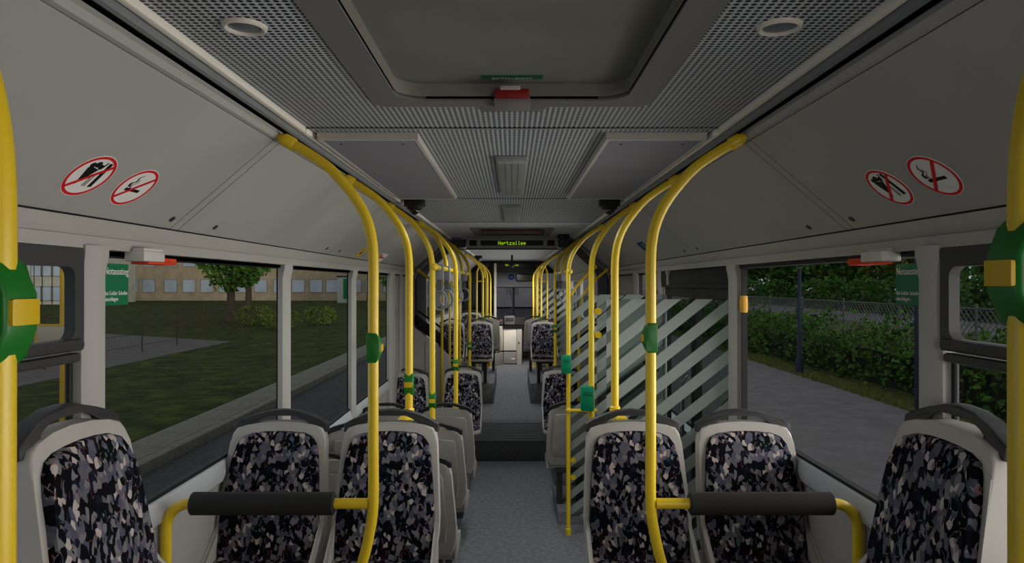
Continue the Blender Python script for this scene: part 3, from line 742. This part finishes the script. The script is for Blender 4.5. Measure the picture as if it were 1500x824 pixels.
for s in (-1, 1):
    sd = side(s)
    for i, (y, x, zb, bz) in enumerate(((11.75, .50, 1.53, .86), (13.02, .47, .58, .84), (13.4, .50, .25, 1.0), (15.6, .49, .25, 1.0))):
        pole(s, y, zb, 'far yellow pole in the front half on the %s side, %s along the aisle' % (sd, ('first', 'second', 'third', 'last')[i]), x=x, top=(.80, .50), button=[(x, Z - (.62, .66, .70, .9)[i], FR)])
    # looped side rail at the front half
    t = thing('loop_rail', 'small arched yellow loop rail among the far poles on the %s side' % sd, 'rail', (s * .63, 12.25, .58)); q = lambda x, z: (s * x - s * .63, 0, Z + z - .58)
    bm = B(); tube(bm, curve([q(.63, -1.62), q(.63, -.9), q(.63, .10), q(.615, .24), q(.565, .33), q(.51, .28), q(.49, .10)], 5), .015, 10); tube(bm, [q(.63, .04), q(.49, .04)], .013, 10); build('tube', bm, YEL, t)
    # long grab bar with hanging straps
    y0, y1 = (4.42, 7.9) if s < 0 else (6.0, 7.9)
    t = thing('grab_bar', 'horizontal yellow grab bar linking the poles on the %s side' % sd, 'rail', (s * .505, (y0 + y1) / 2, Z + .108)); h = (y1 - y0) / 2
    bm = B(); tube(bm, [(0, -h, 0), (0, h, 0)], R * .95, 12)
    for yy in (-h, h): ball(bm, (0, yy, 0), .028)
    build('tube', bm, YEL, t)
    for ya, yb in (((5.25, 6.0), (6.95, 7.75)) if s < 0 else ((6.9, 7.6),)):
        ym = (y0 + y1) / 2
        q = [(0, ya - ym, 0), (s * .02, ya - ym + (yb - ya) * .12, .09), (s * .09, ya - ym + (yb - ya) * .4, .23), (s * .19, ya - ym + (yb - ya) * .7, .335), (s * .315, yb - ym, .404)]
        bm = B(); tube(bm, curve(q, 5), R * .9, 10); build('hanger', bm, YEL, t)
    straps = ((4.75, 'first'), (5.25, 'second'), (6.3, 'third'), (7.2, 'fourth')) if s < 0 else ((6.6, 'first'), (7.3, 'second'))
    for yy, nm in straps:
        hs = thing('strap_handle', '%s grey hanging hand loop on the grab bar, %s side' % (nm, sd), 'strap handle', (s * .505, yy, Z + .108), group='hand loops on the grab bars')
        bm = B(); box(bm, -.03, .03, -.024, .024, -.085, .026, .010); build('clip', bm, mat('strap_grey', (140, 142, 144), .5), hs)
        bm = B(); box(bm, -.017, .017, -.003, .003, -.16, -.06); build('strap', bm, mat('strap_web', (96, 97, 100), .7), hs)
        bm = B(); N = 24
        lp = [(.05 * math.sin(2 * PI * k / N) * (1.0), 0, -.225 - .065 * math.cos(2 * PI * k / N)) for k in range(N + 1)]
        tube(bm, lp, .008, 8, cap=False); build('loop', bm, mat('loop_grey', (128, 130, 132), .5), hs)
# swept side rails at the joint
def sweep(name, label, pts, r=.016, z0=.25):
    b = Vector(pts[-1]); root = thing(name, label, 'rail', tuple(b))
    bm = B(); tube(bm, [p - b for p in curve(pts, 6)], r, 10); build('tube', bm, YEL, root)
    bm = B(); a = Vector(pts[0]) - b; ball(bm, a, r + .008); build('end_fitting', bm, YEL, root)
sweep('swept_rail', 'curved yellow rail from the wall at the striped glass on hedge side, upper one', [(.84, 6.9, Z + .17), (.72, 6.9, Z + .05), (.63, 6.9, Z - .06), (.59, 6.9, Z - .17), (.58, 6.9, Z - .40), (.58, 6.9, Z - .8), (.58, 6.9, .12)])
sweep('swept_rail', 'curved yellow rail from the wall at the striped glass on hedge side, lower one', [(.985, 7.1, Z + .14), (.85, 7.1, Z + .02), (.74, 7.1, Z - .12), (.70, 7.1, Z - .30), (.693, 7.1, Z - .6), (.693, 7.1, Z - .9), (.693, 7.1, .24)], .013)
sweep('swept_rail', 'short slanting yellow rail from the lawn side wall before the bellows', [(-1.14, 8.3, Z + .16), (-1.06, 8.3, Z + .10), (-.96, 8.3, Z + .02), (-.90, 8.3, Z - .06), (-.86, 8.3, Z - .18), (-.85, 8.3, Z - .5), (-.85, 8.3, .24)])
sweep('swept_rail', 'curved yellow rail inside the bellows on the lawn side, before the hoop', [(-1.1, 10.2, Z + .10), (-.98, 10.2, Z - .06), (-.94, 10.2, Z - .2), (-.93, 10.2, Z - .5), (-.93, 10.2, Z - .9), (-.93, 10.2, .25)])
sweep('swept_rail', 'curved yellow rail inside the bellows on the lawn side, past the hoop', [(-1.04, 10.6, Z + .10), (-.92, 10.6, Z - .04), (-.83, 10.6, Z - .2), (-.81, 10.6, Z - .5), (-.81, 10.6, Z - .9), (-.81, 10.6, .25)])

# ============================================================ GLASS SCREENS AND DOOR
def screen(y, x0, x1, z0, z1, label):
    t = thing('glass_screen', label, 'glass screen', ((x0 + x1) / 2, y, z0)); hx = (x1 - x0) / 2; h = z1 - z0
    bm = B(); box(bm, -hx, hx, -.004, .004, 0, h); build('pane', bm, MATS['striped_glass'], t, smooth=0)
    bm = B(); box(bm, -hx, hx, -.009, .009, -.03, .0, .002); box(bm, hx, hx + .02, -.012, .012, 0, h, .003); build('edge_channel', bm, METAL, t)
screen(3.83, .53, 1.235, .64, Z - .088, 'striped glass screen right behind the padded rail seats, before the door')
screen(4.46, .555, .99, .08, Z - .072, 'striped glass screen standing at the validator pole, middle of three')
screen(6.03, .52, 1.22, .15, Z - .105, 'striped glass screen beyond the door in front of the grey seat')
screen(13.16, .52, 1.22, .62, Z - .10, 'far striped glass screen in the front half')
bm = B(); box(bm, 1.22, 1.30, 3.80, 5.60, Z + .0, Z + .10, .01); box(bm, 1.225, 1.30, 3.80, 5.60, Z - .03, Z + .003, .004)
d = struct('door_1', bm, DARK)
for y0, y1 in ((3.82, 4.69), (4.71, 5.58)):
    bm = B(); frame(bm, rrect(y0, y1, .03, Z - .03, .02), rrect(y0 + .055, y1 - .055, .12, Z - .10, .05), 1.25, 1.29, YZ)
    lf = build('door_leaf', bm, DARK, d)
    bm = B(); box(bm, 1.268, 1.272, y0 + .04, y1 - .04, .1, Z - .08); build('pane', bm, MATS['clear_glass'], lf, smooth=0)
    bm = B(); tube(bm, [(1.245, y0 + .10, .5), (1.20, y0 + .10, .55), (1.20, y0 + .10, 1.5), (1.245, y0 + .10, 1.55)], .014, 10); build('grab_rail', bm, METAL, lf)
t = thing('door_arm', 'pale door arm bracket under the header above the far door post', 'bracket', (1.22, 5.32, Z + .02))
bm = B(); tube(bm, [(0, 0, -.03), (0, 0, .06)], .016, 12); box(bm, -.02, .02, -.05, .02, .05, .08, .004); build('arm', bm, PILLAR, t)

# ============================================================ FRONT: CAB
bm = B()
box(bm, -1.3, 1.3, 17.9, 18.2, .25, .95)
box(bm, -1.3, -1.18, 17.9, 18.2, .95, Z + .5); box(bm, 1.18, 1.3, 17.9, 18.2, .95, Z + .5); box(bm, -1.18, 1.18, 17.9, 18.2, Z + .28, Z + .6)
struct('wall_front', bm, DARKG)
bm = B(); frame(bm, rrect(-1.19, 1.19, .94, Z + .30, .02), rrect(-1.14, 1.14, 1.0, Z + .27, .08), 18.0, 18.06, XZ); box(bm, .02, .07, 17.99, 18.05, .98, Z + .28)
fw = struct('window_20', bm, DARK)
bm = B(); box(bm, -1.17, 1.17, 18.02, 18.03, .98, Z + .29); build('pane', bm, glass_mat('windscreen_glass', (.84, .84, .86), .01), fw, smooth=0)
t = thing('sun_blind', 'grey roller blind across the top of the windscreen', 'blind', (.1, 17.885, Z - .02))
bm = B(); box(bm, -.62, .62, -.01, .014, -.08, .34, .004); build('blind_sheet', bm, mat('blind_grey', (186, 187, 190), .7), t)
bm = B(); tube(bm, [(-.64, 0, -.08), (.64, 0, -.08)], .014, 10); build('blind_rod', bm, DARKG, t)
t = thing('round_notice', 'round blue notice hanging on the grey blind', 'sign', (-.02, 17.868, Z + .17))
bm = B(); prism(bm, [(.085 * math.cos(k * PI / 12), .075 * math.sin(k * PI / 12)) for k in range(24)], 0, .006, XZ); build('disc', bm, mat('notice_blue', (20, 84, 170), .5), t)
bm = B(); box(bm, -.05, .05, -.003, 0, -.012, .012); build('white_bar', bm, mat('notice_pale', (150, 180, 215), .5), t, smooth=0)
t = thing('interior_mirror', 'dark interior mirror beside the round blue notice', 'mirror', (.33, 17.845, Z + .05))
bm = B(); prism(bm, rrect(-.23, .23, 0, .21, .05), -.02, .03, XZ, .012); build('mirror_case', bm, DARK, t)
bm = B(); prism(bm, rrect(-.205, .205, .025, .185, .04), -.024, -.019, XZ); build('mirror_glass', bm, mat('mirror_face', (84, 88, 84), .15), t)
# cab wall: white post, dark glass, desk and cupboard
t = thing('cab_partition', 'driver cab partition with white post, dark glass and grey lower panel', 'partition', (-.85, 16.9, .25))
bm = B(); box(bm, .405, .465, -.04, .04, 0, 2.45, .01); build('white_post', bm, mat('post_white', (214, 210, 202), .5), t)
bm = B(); box(bm, -.40, .405, -.02, .02, .0, 1.15, .01); build('lower_panel', bm, SHELL, t)
bm = B(); box(bm, -.40, .405, -.008, .008, 1.15, 2.25); build('dark_glass', bm, glass_mat('cab_glass', (.22, .23, .24), .04), t, smooth=0)
bm = B(); box(bm, .13, .37, -.09, -.03, .62, 1.22, .02); build('notice_box', bm, mat('box_brown', (70, 58, 56), .6), t)
t = thing('cab_counter', 'white cab cupboard with angled wing and black sloping counter', 'counter', (0, 16.5, .25))
CAB = mat('cab_white', (232, 226, 214), .5)
bm = B(); box(bm, -.20, .11, .0, .5, .33, .86, .01); build('cupboard_door', bm, CAB, t)
bm = B(); box(bm, .115, .24, -.01, .5, .0, .86, .01); build('corner_post', bm, mat('cab_cream', (190, 184, 174), .5), t)
bm = B(); tube(bm, [(.165, -.012, .52), (.165, -.03, .52)], .018, 12); build('latch', bm, DARK, t)
bm = B(); prism(bm, [(-.21, 0), (-.46, -.55), (-.50, -.53), (-.25, .1)], .33, .93, XY, .008); build('angled_wing', bm, mat('cab_beige', (200, 192, 178), .5), t)
bm = B(); prism(bm, [(-.20, .0), (.11, .0), (.11, .03), (-.20, .03)], .02, .30, XY, .004); prism(bm, [(-.21, 0), (-.46, -.55), (-.49, -.53), (-.24, .06)], .0, .30, XY, .004); build('kick_panel', bm, mat('kick_grey', (150, 147, 140), .5), t)
bm = B(); box(bm, -.02, .07, -.006, .0, .12, .15, .001); build('kick_label', bm, SIGNW, t)
bm = B(); prism(bm, [(-.24, -.03), (-.46, -.58), (-.50, -.50), (-.36, .30), (.45, .30), (.45, -.03)], .87, .95, XY, .015); prism(bm, [(.20, .93), (.30, .93), (.30, 1.12), (.27, 1.12)], -.355, .44, lambda u, v, d: (d, u, v), .008); build('counter_top', bm, mat('counter_black', (16, 16, 18), .6), t)
t = thing('ticket_printer', 'grey ticket machine standing on the black cab counter', 'machine', (-.06, 16.58, 1.201))
bm = B(); box(bm, -.13, .13, -.1, .1, .0, .22, .03); build('body', bm, mat('printer_grey', (104, 105, 108), .5), t)
bm = B(); box(bm, -.10, .10, -.104, -.098, .08, .18, .003); build('printer_screen', bm, DARKG, t)
bm = B(); tube(bm, [(.0, .0, .2), (.08, .0, .5), (.02, .05, .85)], .012, 8); build('cable_arm', bm, DARK, t)
t = thing('cash_tray', 'dark cash tray with a pale red edge on the counter near the white post', 'tray', (-.33, 16.52, 1.201))
bm = B(); box(bm, -.12, .12, -.12, .12, 0, .13, .02); build('body', bm, DARKG, t)
bm = B(); box(bm, -.09, .09, -.124, -.118, .09, .12, .002); build('edge_label', bm, mat('tray_red', (150, 80, 70), .5), t)

# ============================================================ OUTSIDE
GZ = -.2                                        # pavement and lawn level
def ground(name, pts, z, m, th=.05, label=None):
    bm = B(); prism(bm, pts, z - th, z, XY); return struct(name, bm, m, 0, label=label)
LAWN = mat('lawn', (64, 72, 40), .95, spec=.05)
nt = LAWN.node_tree; b = nt.nodes['Principled BSDF']
tc = nt.nodes.new('ShaderNodeTexCoord'); n1 = nt.nodes.new('ShaderNodeTexNoise'); n1.inputs['Scale'].default_value = 1.6; n1.inputs['Detail'].default_value = 12; n1.inputs['Roughness'].default_value = .75
nt.links.new(tc.outputs['Object'], n1.inputs['Vector']); r = nt.nodes.new('ShaderNodeValToRGB')
r.color_ramp.elements[0].position = .35; r.color_ramp.elements[0].color = (*lin((40, 48, 26)), 1); r.color_ramp.elements[1].position = .68; r.color_ramp.elements[1].color = (*lin((92, 94, 48)), 1)
e = r.color_ramp.elements.new(.5); e.color = (*lin((60, 68, 38)), 1)
nt.links.new(n1.outputs['Fac'], r.inputs[0]); nt.links.new(r.outputs[0], b.inputs['Base Color'])
ASPH = mat('asphalt', (74, 73, 75), .9, var=.22, scale=12, spec=.1)
PAVE = mat('paving', (120, 116, 117), .9, var=.15, scale=3, spec=.1)
KERB = mat('kerb_stone', (118, 116, 104), .9, var=.18, scale=9)
ground('road', [(-4.92, -20), (3.0, -20), (3.0, 160), (-4.92, 160)], -.35, ASPH, label='dark asphalt road')
bm = B()
y = -3.0
while y < 60:
    box(bm, -5.1, -4.92, y, y + .985, -.6, GZ, .02); box(bm, -5.76, -5.11, y, y + .985, -.6, GZ - .004, .012); y += 1.0
struct('kerb', bm, KERB)
ground('lawn', [(-120, -20), (-5.765, -20), (-5.765, 160), (-120, 160)], GZ, LAWN)
ground('path', [(-11.4, 6), (-11.6, 28.2), (-22, 34), (-60, 48), (-60, 6)], GZ + .012, mat('path_grey', (96, 92, 92), .9, var=.12, scale=2), .02)
ground('pavement', [(3.05, -20), (7.5, -20), (7.5, 160), (3.05, 160)], GZ, PAVE)
VERGE = mat('verge', (84, 90, 50), .95, var=.45, scale=5, spec=.05)
ground('verge', [(7.5, -20), (22, -20), (22, 160), (7.5, 160)], GZ, VERGE)
ground('side_road', [(22, -20), (29, -20), (29, 200), (22, 200)], GZ - .02, mat('side_road', (112, 108, 112), .9, var=.1, scale=1))
ground('far_ground', [(29, -20), (140, -20), (140, 240), (29, 240)], GZ, mat('far_green', (44, 56, 34), .95, var=.4, scale=1))

LEAFM = {}
def leaf_mat(name, rgb, var=.5, sc=1.2):
    m = mat(name, rgb, .9, var=var, scale=sc, spec=.05); return m
def leaves(bm, n, place, size, rnd):
    for _ in range(n):
        c = place(); s_ = size * (.6 + .8 * rnd.random())
        d = Vector((rnd.gauss(0, 1), rnd.gauss(0, 1), rnd.gauss(0, 1))).normalized()
        e = d.orthogonal().normalized(); e = Matrix.Rotation(rnd.random() * 6.28, 3, d) @ e; f = d.cross(e)
        p = [c - e * s_ * .5, c + f * s_ * .32, c + e * s_ * .5, c - f * s_ * .32]
        p[1] += d * s_ * .1; p[3] += d * s_ * .1
        bm.faces.new([bm.verts.new(v) for v in p])
def blob(c, r, rnd):
    def f():
        v = Vector((rnd.gauss(0, 1), rnd.gauss(0, 1), rnd.gauss(0, 1))).normalized() * (.55 + .45 * rnd.random() ** .5)
        return Vector((c[0] + v.x * r[0], c[1] + v.y * r[1], c[2] + v.z * r[2]))
    return f
BARK = mat('bark', (86, 76, 62), .95, var=.3, scale=8)
def tree(x, y, h, r, trunk_h, label, m, seed, n=1500, size=.55, tr=.2, cat='tree', group=None):
    rnd = random.Random(seed); t = thing('tree', label, cat, (x, y, GZ), group=group)
    bm = B(); tube(bm, [(0, 0, 0), (.02, 0, .3), (.05, .03, trunk_h), (0, 0, trunk_h + (h - trunk_h) * .6)], [tr * 1.35, tr, tr * .85, tr * .3], 9)
    for k in range(4):
        a = k * 1.57 + rnd.random(); tube(bm, [(0, 0, trunk_h * .95), (math.cos(a) * r * .5, math.sin(a) * r * .5, trunk_h + (h - trunk_h) * .35)], [tr * .45, tr * .12], 6)
    build('trunk', bm, BARK, t)
    bm = B(); hc = (h - trunk_h) / 2
    for k in range(7):
        a = rnd.random() * 6.28; q = rnd.random() * .5
        c = (math.cos(a) * r * q, math.sin(a) * r * q, trunk_h + hc * (.55 + 1.0 * rnd.random()))
        leaves(bm, n // 7, blob(c, (r * .65, r * .65, hc * .6), rnd), size, rnd)
    build('foliage', bm, m, t, smooth=0)
    return t
LM1 = leaf_mat('leaf_mid', (84, 122, 50)); LM2 = leaf_mat('leaf_dark', (72, 110, 52)); LM3 = leaf_mat('leaf_olive', (108, 122, 54)); LM4 = leaf_mat('leaf_hedge', (74, 108, 48), .6, 2.5)
tree(-18.0, 43.6, 9.0, 2.6, 1.7, 'full green lawn tree with pale trunk at the end of the paved path', LM1, 1, 2600, .42, .28)
tree(-23.2, 60, 9.5, 3.0, 1.9, 'lawn tree further off behind the full one with pale trunk', LM1, 2, 2200, .5, .3)
tree(-14.6, 70, 9, 2.6, 3.4, 'lawn tree with bare dark trunk beside the green and white kiosk', LM2, 3, 1500, .5, .35)
tree(-11.0, 66, 8, 2.4, 2.2, 'dark lawn tree seen behind the first yellow pole', LM2, 4, 1500, .5, .3)
def shrub(x, y, r, h, label, m, seed, n=500, size=.16, group=None, z=GZ):
    rnd = random.Random(seed); t = thing('shrub', label, 'shrub', (x, y, z), group=group)
    bm = B()
    for k in range(5):
        a = k * 1.256; tube(bm, [(0, 0, 0), (math.cos(a) * r * .25, math.sin(a) * r * .25, h * .5), (math.cos(a) * r * .5, math.sin(a) * r * .5, h * .8)], [.03, .02, .008], 5)
    build('stem', bm, BARK, t)
    bm = B(); leaves(bm, n, blob((0, 0, h * .5), (r, r, h * .52), rnd), size, rnd); build('foliage', bm, m, t, smooth=0); return t
shrub(-12.2, 36, 1.1, 1.1, 'low yellowish lawn shrub beneath the full tree', LM3, 11)
shrub(-14.6, 39, 1.2, 1.2, 'low yellowish lawn shrub near the pale trunk', LM3, 12)
shrub(-11.2, 40, 1.0, 1.1, 'low lawn shrub farther back toward the building', LM3, 13)

# buildings across the lawn
def building(name, label, x0, x1, y0, y1, h, wm, wins, pane_m, seam=None):
    t = thing(name, label, 'building', ((x0 + x1) / 2, y0, GZ)); cx = (x0 + x1) / 2
    bm = B(); box(bm, x0 - cx, x1 - cx, 0, y1 - y0, 0, h); build('wall', bm, wm, t, smooth=0)
    bm = B(); box(bm, x0 - cx - .2, x1 - cx + .2, -.2, y1 - y0, h, h + .4); build('roof_edge', bm, mat('roof_edge', (90, 86, 80), .8), t)
    for x, z, w_, hh in wins:
        bm = B(); xx = x - cx
        frame(bm, [(xx - w_ / 2 - .08, z - .08), (xx + w_ / 2 + .08, z - .08), (xx + w_ / 2 + .08, z + hh + .08), (xx - w_ / 2 - .08, z + hh + .08)], [(xx - w_ / 2, z), (xx + w_ / 2, z), (xx + w_ / 2, z + hh), (xx - w_ / 2, z + hh)], -.06, .02, XZ)
        f = build('window', bm, mat('window_surround', (150, 148, 140), .7), t, smooth=0)
        bm = B(); box(bm, xx - w_ / 2, xx + w_ / 2, -.02, .01, z, z + hh); build('pane', bm, pane_m, f, smooth=0)
    if seam:
        bm = B()
        for x in seam: box(bm, x - cx - .06, x - cx + .06, -.03, .01, 0, h)
        build('panel_joint', bm, mat('joint_brown', (110, 96, 76), .9), t, smooth=0)
BRICK = mat('building_stone', (190, 172, 142), .9, var=.15, scale=.8)
PANEW = mat('pane_blue', (196, 208, 220), .15, spec=.6, var=.2, scale=.3)
wins = []
for row in (1.2, 4.8, 8.4):
    for px in (149, 171, 194, 218, 250, 277, 303, 330, 356, 382, 410, 437, 463, 487, 520, 545, 570): wins.append(((px - 750) * .096, row, 1.7, 1.75))
building('office_building', 'long beige building with a row of pale blue windows across the lawn', -62, -12, 96, 108, 13, BRICK, wins, PANEW)
wins = [((px - 750) * .078, z, 1.3, 1.5) for z in (.5, 3.3, 6.2) for px in (54, 69, 84, 99)]
building('panel_building', 'pale panelled building seen through the tilting window behind the yellow post', -58, -49.6, 78, 90, 13, mat('building_pale', (205, 200, 182), .9, var=.12, scale=1), wins, PANEW, [(px - 750) * .078 for px in (50, 62, 76.5, 91.5, 106)])
t = thing('street_kiosk', 'green and white street kiosk in front of the beige building', 'kiosk', (-20.6, 84, GZ))
bm = B(); box(bm, -.9, .9, 0, .9, 0, 3.2, .05); build('body', bm, mat('kiosk_white', (196, 204, 196), .7), t)
bm = B(); box(bm, -.15, .55, -.06, 0, .5, 3.0, .02); build('green_panel', bm, mat('kiosk_green', (20, 130, 70), .6), t)
bm = B(); box(bm, -1.0, 1.0, -.1, 1.0, 3.2, 3.35, .03); build('roof', bm, DARKG, t)
# bus stop post on the lawn
t = thing('stop_post', 'yellow post with pale board standing on the lawn', 'post', (-6.5, 9.9, GZ))
bm = B(); tube(bm, [(0, 0, 0), (0, 0, 3.2)], .05, 12); build('post', bm, mat('post_yellow', (206, 168, 60), .6), t)
bm = B(); box(bm, -.34, .13, -.09, -.055, 1.56, 1.80, .008); build('board', bm, mat('board_pale', (186, 178, 160), .7), t)
bm = B(); frame(bm, [(-.36, 1.545), (.145, 1.545), (.145, 1.815), (-.36, 1.815)], [(-.335, 1.57), (.12, 1.57), (.12, 1.79), (-.335, 1.79)], -.095, -.05, XZ); build('board_frame', bm, MATS['post_yellow'], t)
# thin fence at the path
t = thing('mesh_fence', 'thin brown mesh fence along the paved path', 'fence', (-13, 24, GZ))
FB = mat('fence_brown', (84, 58, 50), .8)
for k in range(9):
    bm = B(); tube(bm, [(0, -10 + k * 2.5, 0), (0, -10 + k * 2.5, 1.5)], .022, 6); build('fence_post', bm, FB, t)
bm = B()
for z in (.25, .65, 1.05, 1.42): tube(bm, [(0, -10, z), (0, 10, z)], .009, 5)
build('rail', bm, FB, t)
bm = B()
for k in range(160): tube(bm, [(.0, -10 + k * .125, .1), (.0, -10 + k * .125, 1.45)], .0025, 3, cap=False)
build('wire_mesh', bm, FB, t, smooth=0)

# hedge side: hedge, verge grass, chain-link fence, posts, trees
rnd = random.Random(5)
hb = thing('hedge', 'long leafy green hedge along the pavement', 'hedge', (8.95, 20, GZ))
bm = B()
def hplace():
    y = -16 + 62 * rnd.random() ** 1.35
    k = .85 + .25 * math.sin(y * 1.3) + .15 * math.sin(y * 3.1)
    return Vector((rnd.uniform(-.75, .9), y, max(.02, (rnd.random() ** .8) * 1.45 * k)))
leaves(bm, 30000, hplace, .135, rnd)
build('foliage', bm, LM4, hb, smooth=0)
bm = B()
for k in range(60):
    y = -15.5 + k * 1.0; x = rnd.uniform(-.4, .5); tube(bm, [(x, y, 0), (x + rnd.uniform(-.2, .2), y + rnd.uniform(-.2, .2), .9)], [.02, .006], 5)
build('stem', bm, BARK, hb)
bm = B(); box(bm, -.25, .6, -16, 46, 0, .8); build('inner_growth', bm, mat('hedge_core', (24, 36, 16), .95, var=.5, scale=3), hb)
bm = B()
for _ in range(5000):
    x = 7.45 + .68 * rnd.random() ** 1.6; y = 2 + 38 * rnd.random() ** 1.4;
    if x > 7.6 and (abs(y - 13.1) < .25 or abs(y - 18.4) < .25): continue
    h = rnd.uniform(.05, .16); a = rnd.random() * 6.28; q = .012
    c = Vector((x, y, GZ)); d = Vector((math.cos(a), math.sin(a), 0)) * q; tip = c + Vector((rnd.gauss(0, .03), rnd.gauss(0, .03), h))
    bm.faces.new([bm.verts.new(c - d), bm.verts.new(c + d), bm.verts.new(tip)])
g = build('verge_grass', bm, mat('dry_grass', (112, 116, 56), .95, var=.4, scale=6), smooth=0); tag(g, 'short dry grass at the foot of the hedge', 'grass', kind='stuff')
t = thing('chain_link_fence', 'chain link fence behind the hedge', 'fence', (10.2, 20, GZ))
FM = mat('fence_wire', (96, 98, 100), .6)
y0, y1, zt = -14.0, 34.0, 1.85
for k in range(17):
    bm = B(); tube(bm, [(0, y0 + k * 3, 0), (0, y0 + k * 3, zt + .1)], .03, 6); build('fence_post', bm, FM, t)
bm = B()
st = .17; k = y0 - 2
while k < y1:
    for sg in (1, -1):
        a, c = (k, k + zt - .1) if sg > 0 else (k + zt - .1, k)
        za, zc = .1, zt
        if a < y0 or c < y0 or a > y1 or c > y1: continue
        tube(bm, [(.01 * sg, a, za), (.01 * sg, c, zc)], .011, 3, cap=False)
    k += st
build('wire_mesh', bm, FM, t, smooth=0)
bm = B(); tube(bm, [(0, y0, zt), (0, y1, zt)], .02, 6); build('top_rail', bm, FM, t)
t = thing('sign_post', 'dark blue sign post with base box on the verge near the exit sticker', 'post', (7.78, 13.1, GZ))
PB = mat('post_blue', (36, 48, 70), .6)
bm = B(); tube(bm, [(0, 0, 0), (0, 0, 3.0)], .055, 12); build('post', bm, PB, t)
bm = B(); box(bm, .06, .28, -.1, .1, 0, .42, .02); build('base_box', bm, PB, t)
bm = B(); box(bm, -.05, .55, -.03, .03, 2.5, 3.0, .02); build('sign_plate', bm, mat('plate_green', (20, 90, 66), .6), t)
t = thing('lamp_post', 'slim dark lamp post on the verge in front of the hedge', 'lamp post', (7.75, 18.4, GZ))
bm = B(); tube(bm, [(0, 0, 0), (0, 0, .35), (0, 0, .4), (0, 0, 2.75)], [.1, .1, .06, .05], 12); build('post', bm, PB, t)
bm = B(); tube(bm, [(0, 0, 2.7), (0, 0, 2.8), (0, 0, 2.85)], [.05, .075, .04], 12); build('lamp_head', bm, DARKG, t)
kinds = [('broad dark green', LM2), ('bright green', LM1), ('olive green', LM3)]
posd = ['by the pillar', 'by the tilting window', 'behind the sign post', 'between sign post and lamp post', 'behind the lamp post', 'beyond the lamp post', 'over the side road', 'at the side road bend', 'near the bus door', 'past the bus door', 'at the far screen', 'ahead of the bus', 'second ahead of the bus', 'third ahead of the bus', 'fourth ahead of the bus', 'fifth ahead of the bus', 'sixth ahead of the bus']
xs = [(37.5 + 9.5 * (i % 2), 33 + i * 9.6) for i in range(17)]
for i, (x, y) in enumerate(xs):
    nm, m = kinds[(i * 2 + (i // 3)) % 3 if i % 2 else 0]
    tree(x, y, 8.5 + (i * 7 % 5) * .6, 4.6, .8, '%s roadside tree across the side road, %s' % (nm, posd[i]), m, 40 + i, 2600, .85, .3, group=None)
    if i < 13: shrub(31.4, 30 + i * 5.2 + max(0, i - 8) * 4, 1.9, 2.9, 'dense bush under the roadside trees across the road, %s' % posd[i], LM2, 70 + i, 900, .4)
# made-up grey building, added to hide the bright sky beyond the windscreen
wins = [(x, z, 1.4, 1.4) for x in (-9, -6, -3, 0, 3, 6, 9) for z in (1.2, 4.4)]
building('backdrop_building', 'plain dark grey backdrop building added ahead of the bus beyond the windscreen', -11, 16, 70, 80, 10, mat('dark_render', (132, 132, 136), .9, var=.1, scale=1), wins, mat('pane_dark', (110, 114, 120), .2))
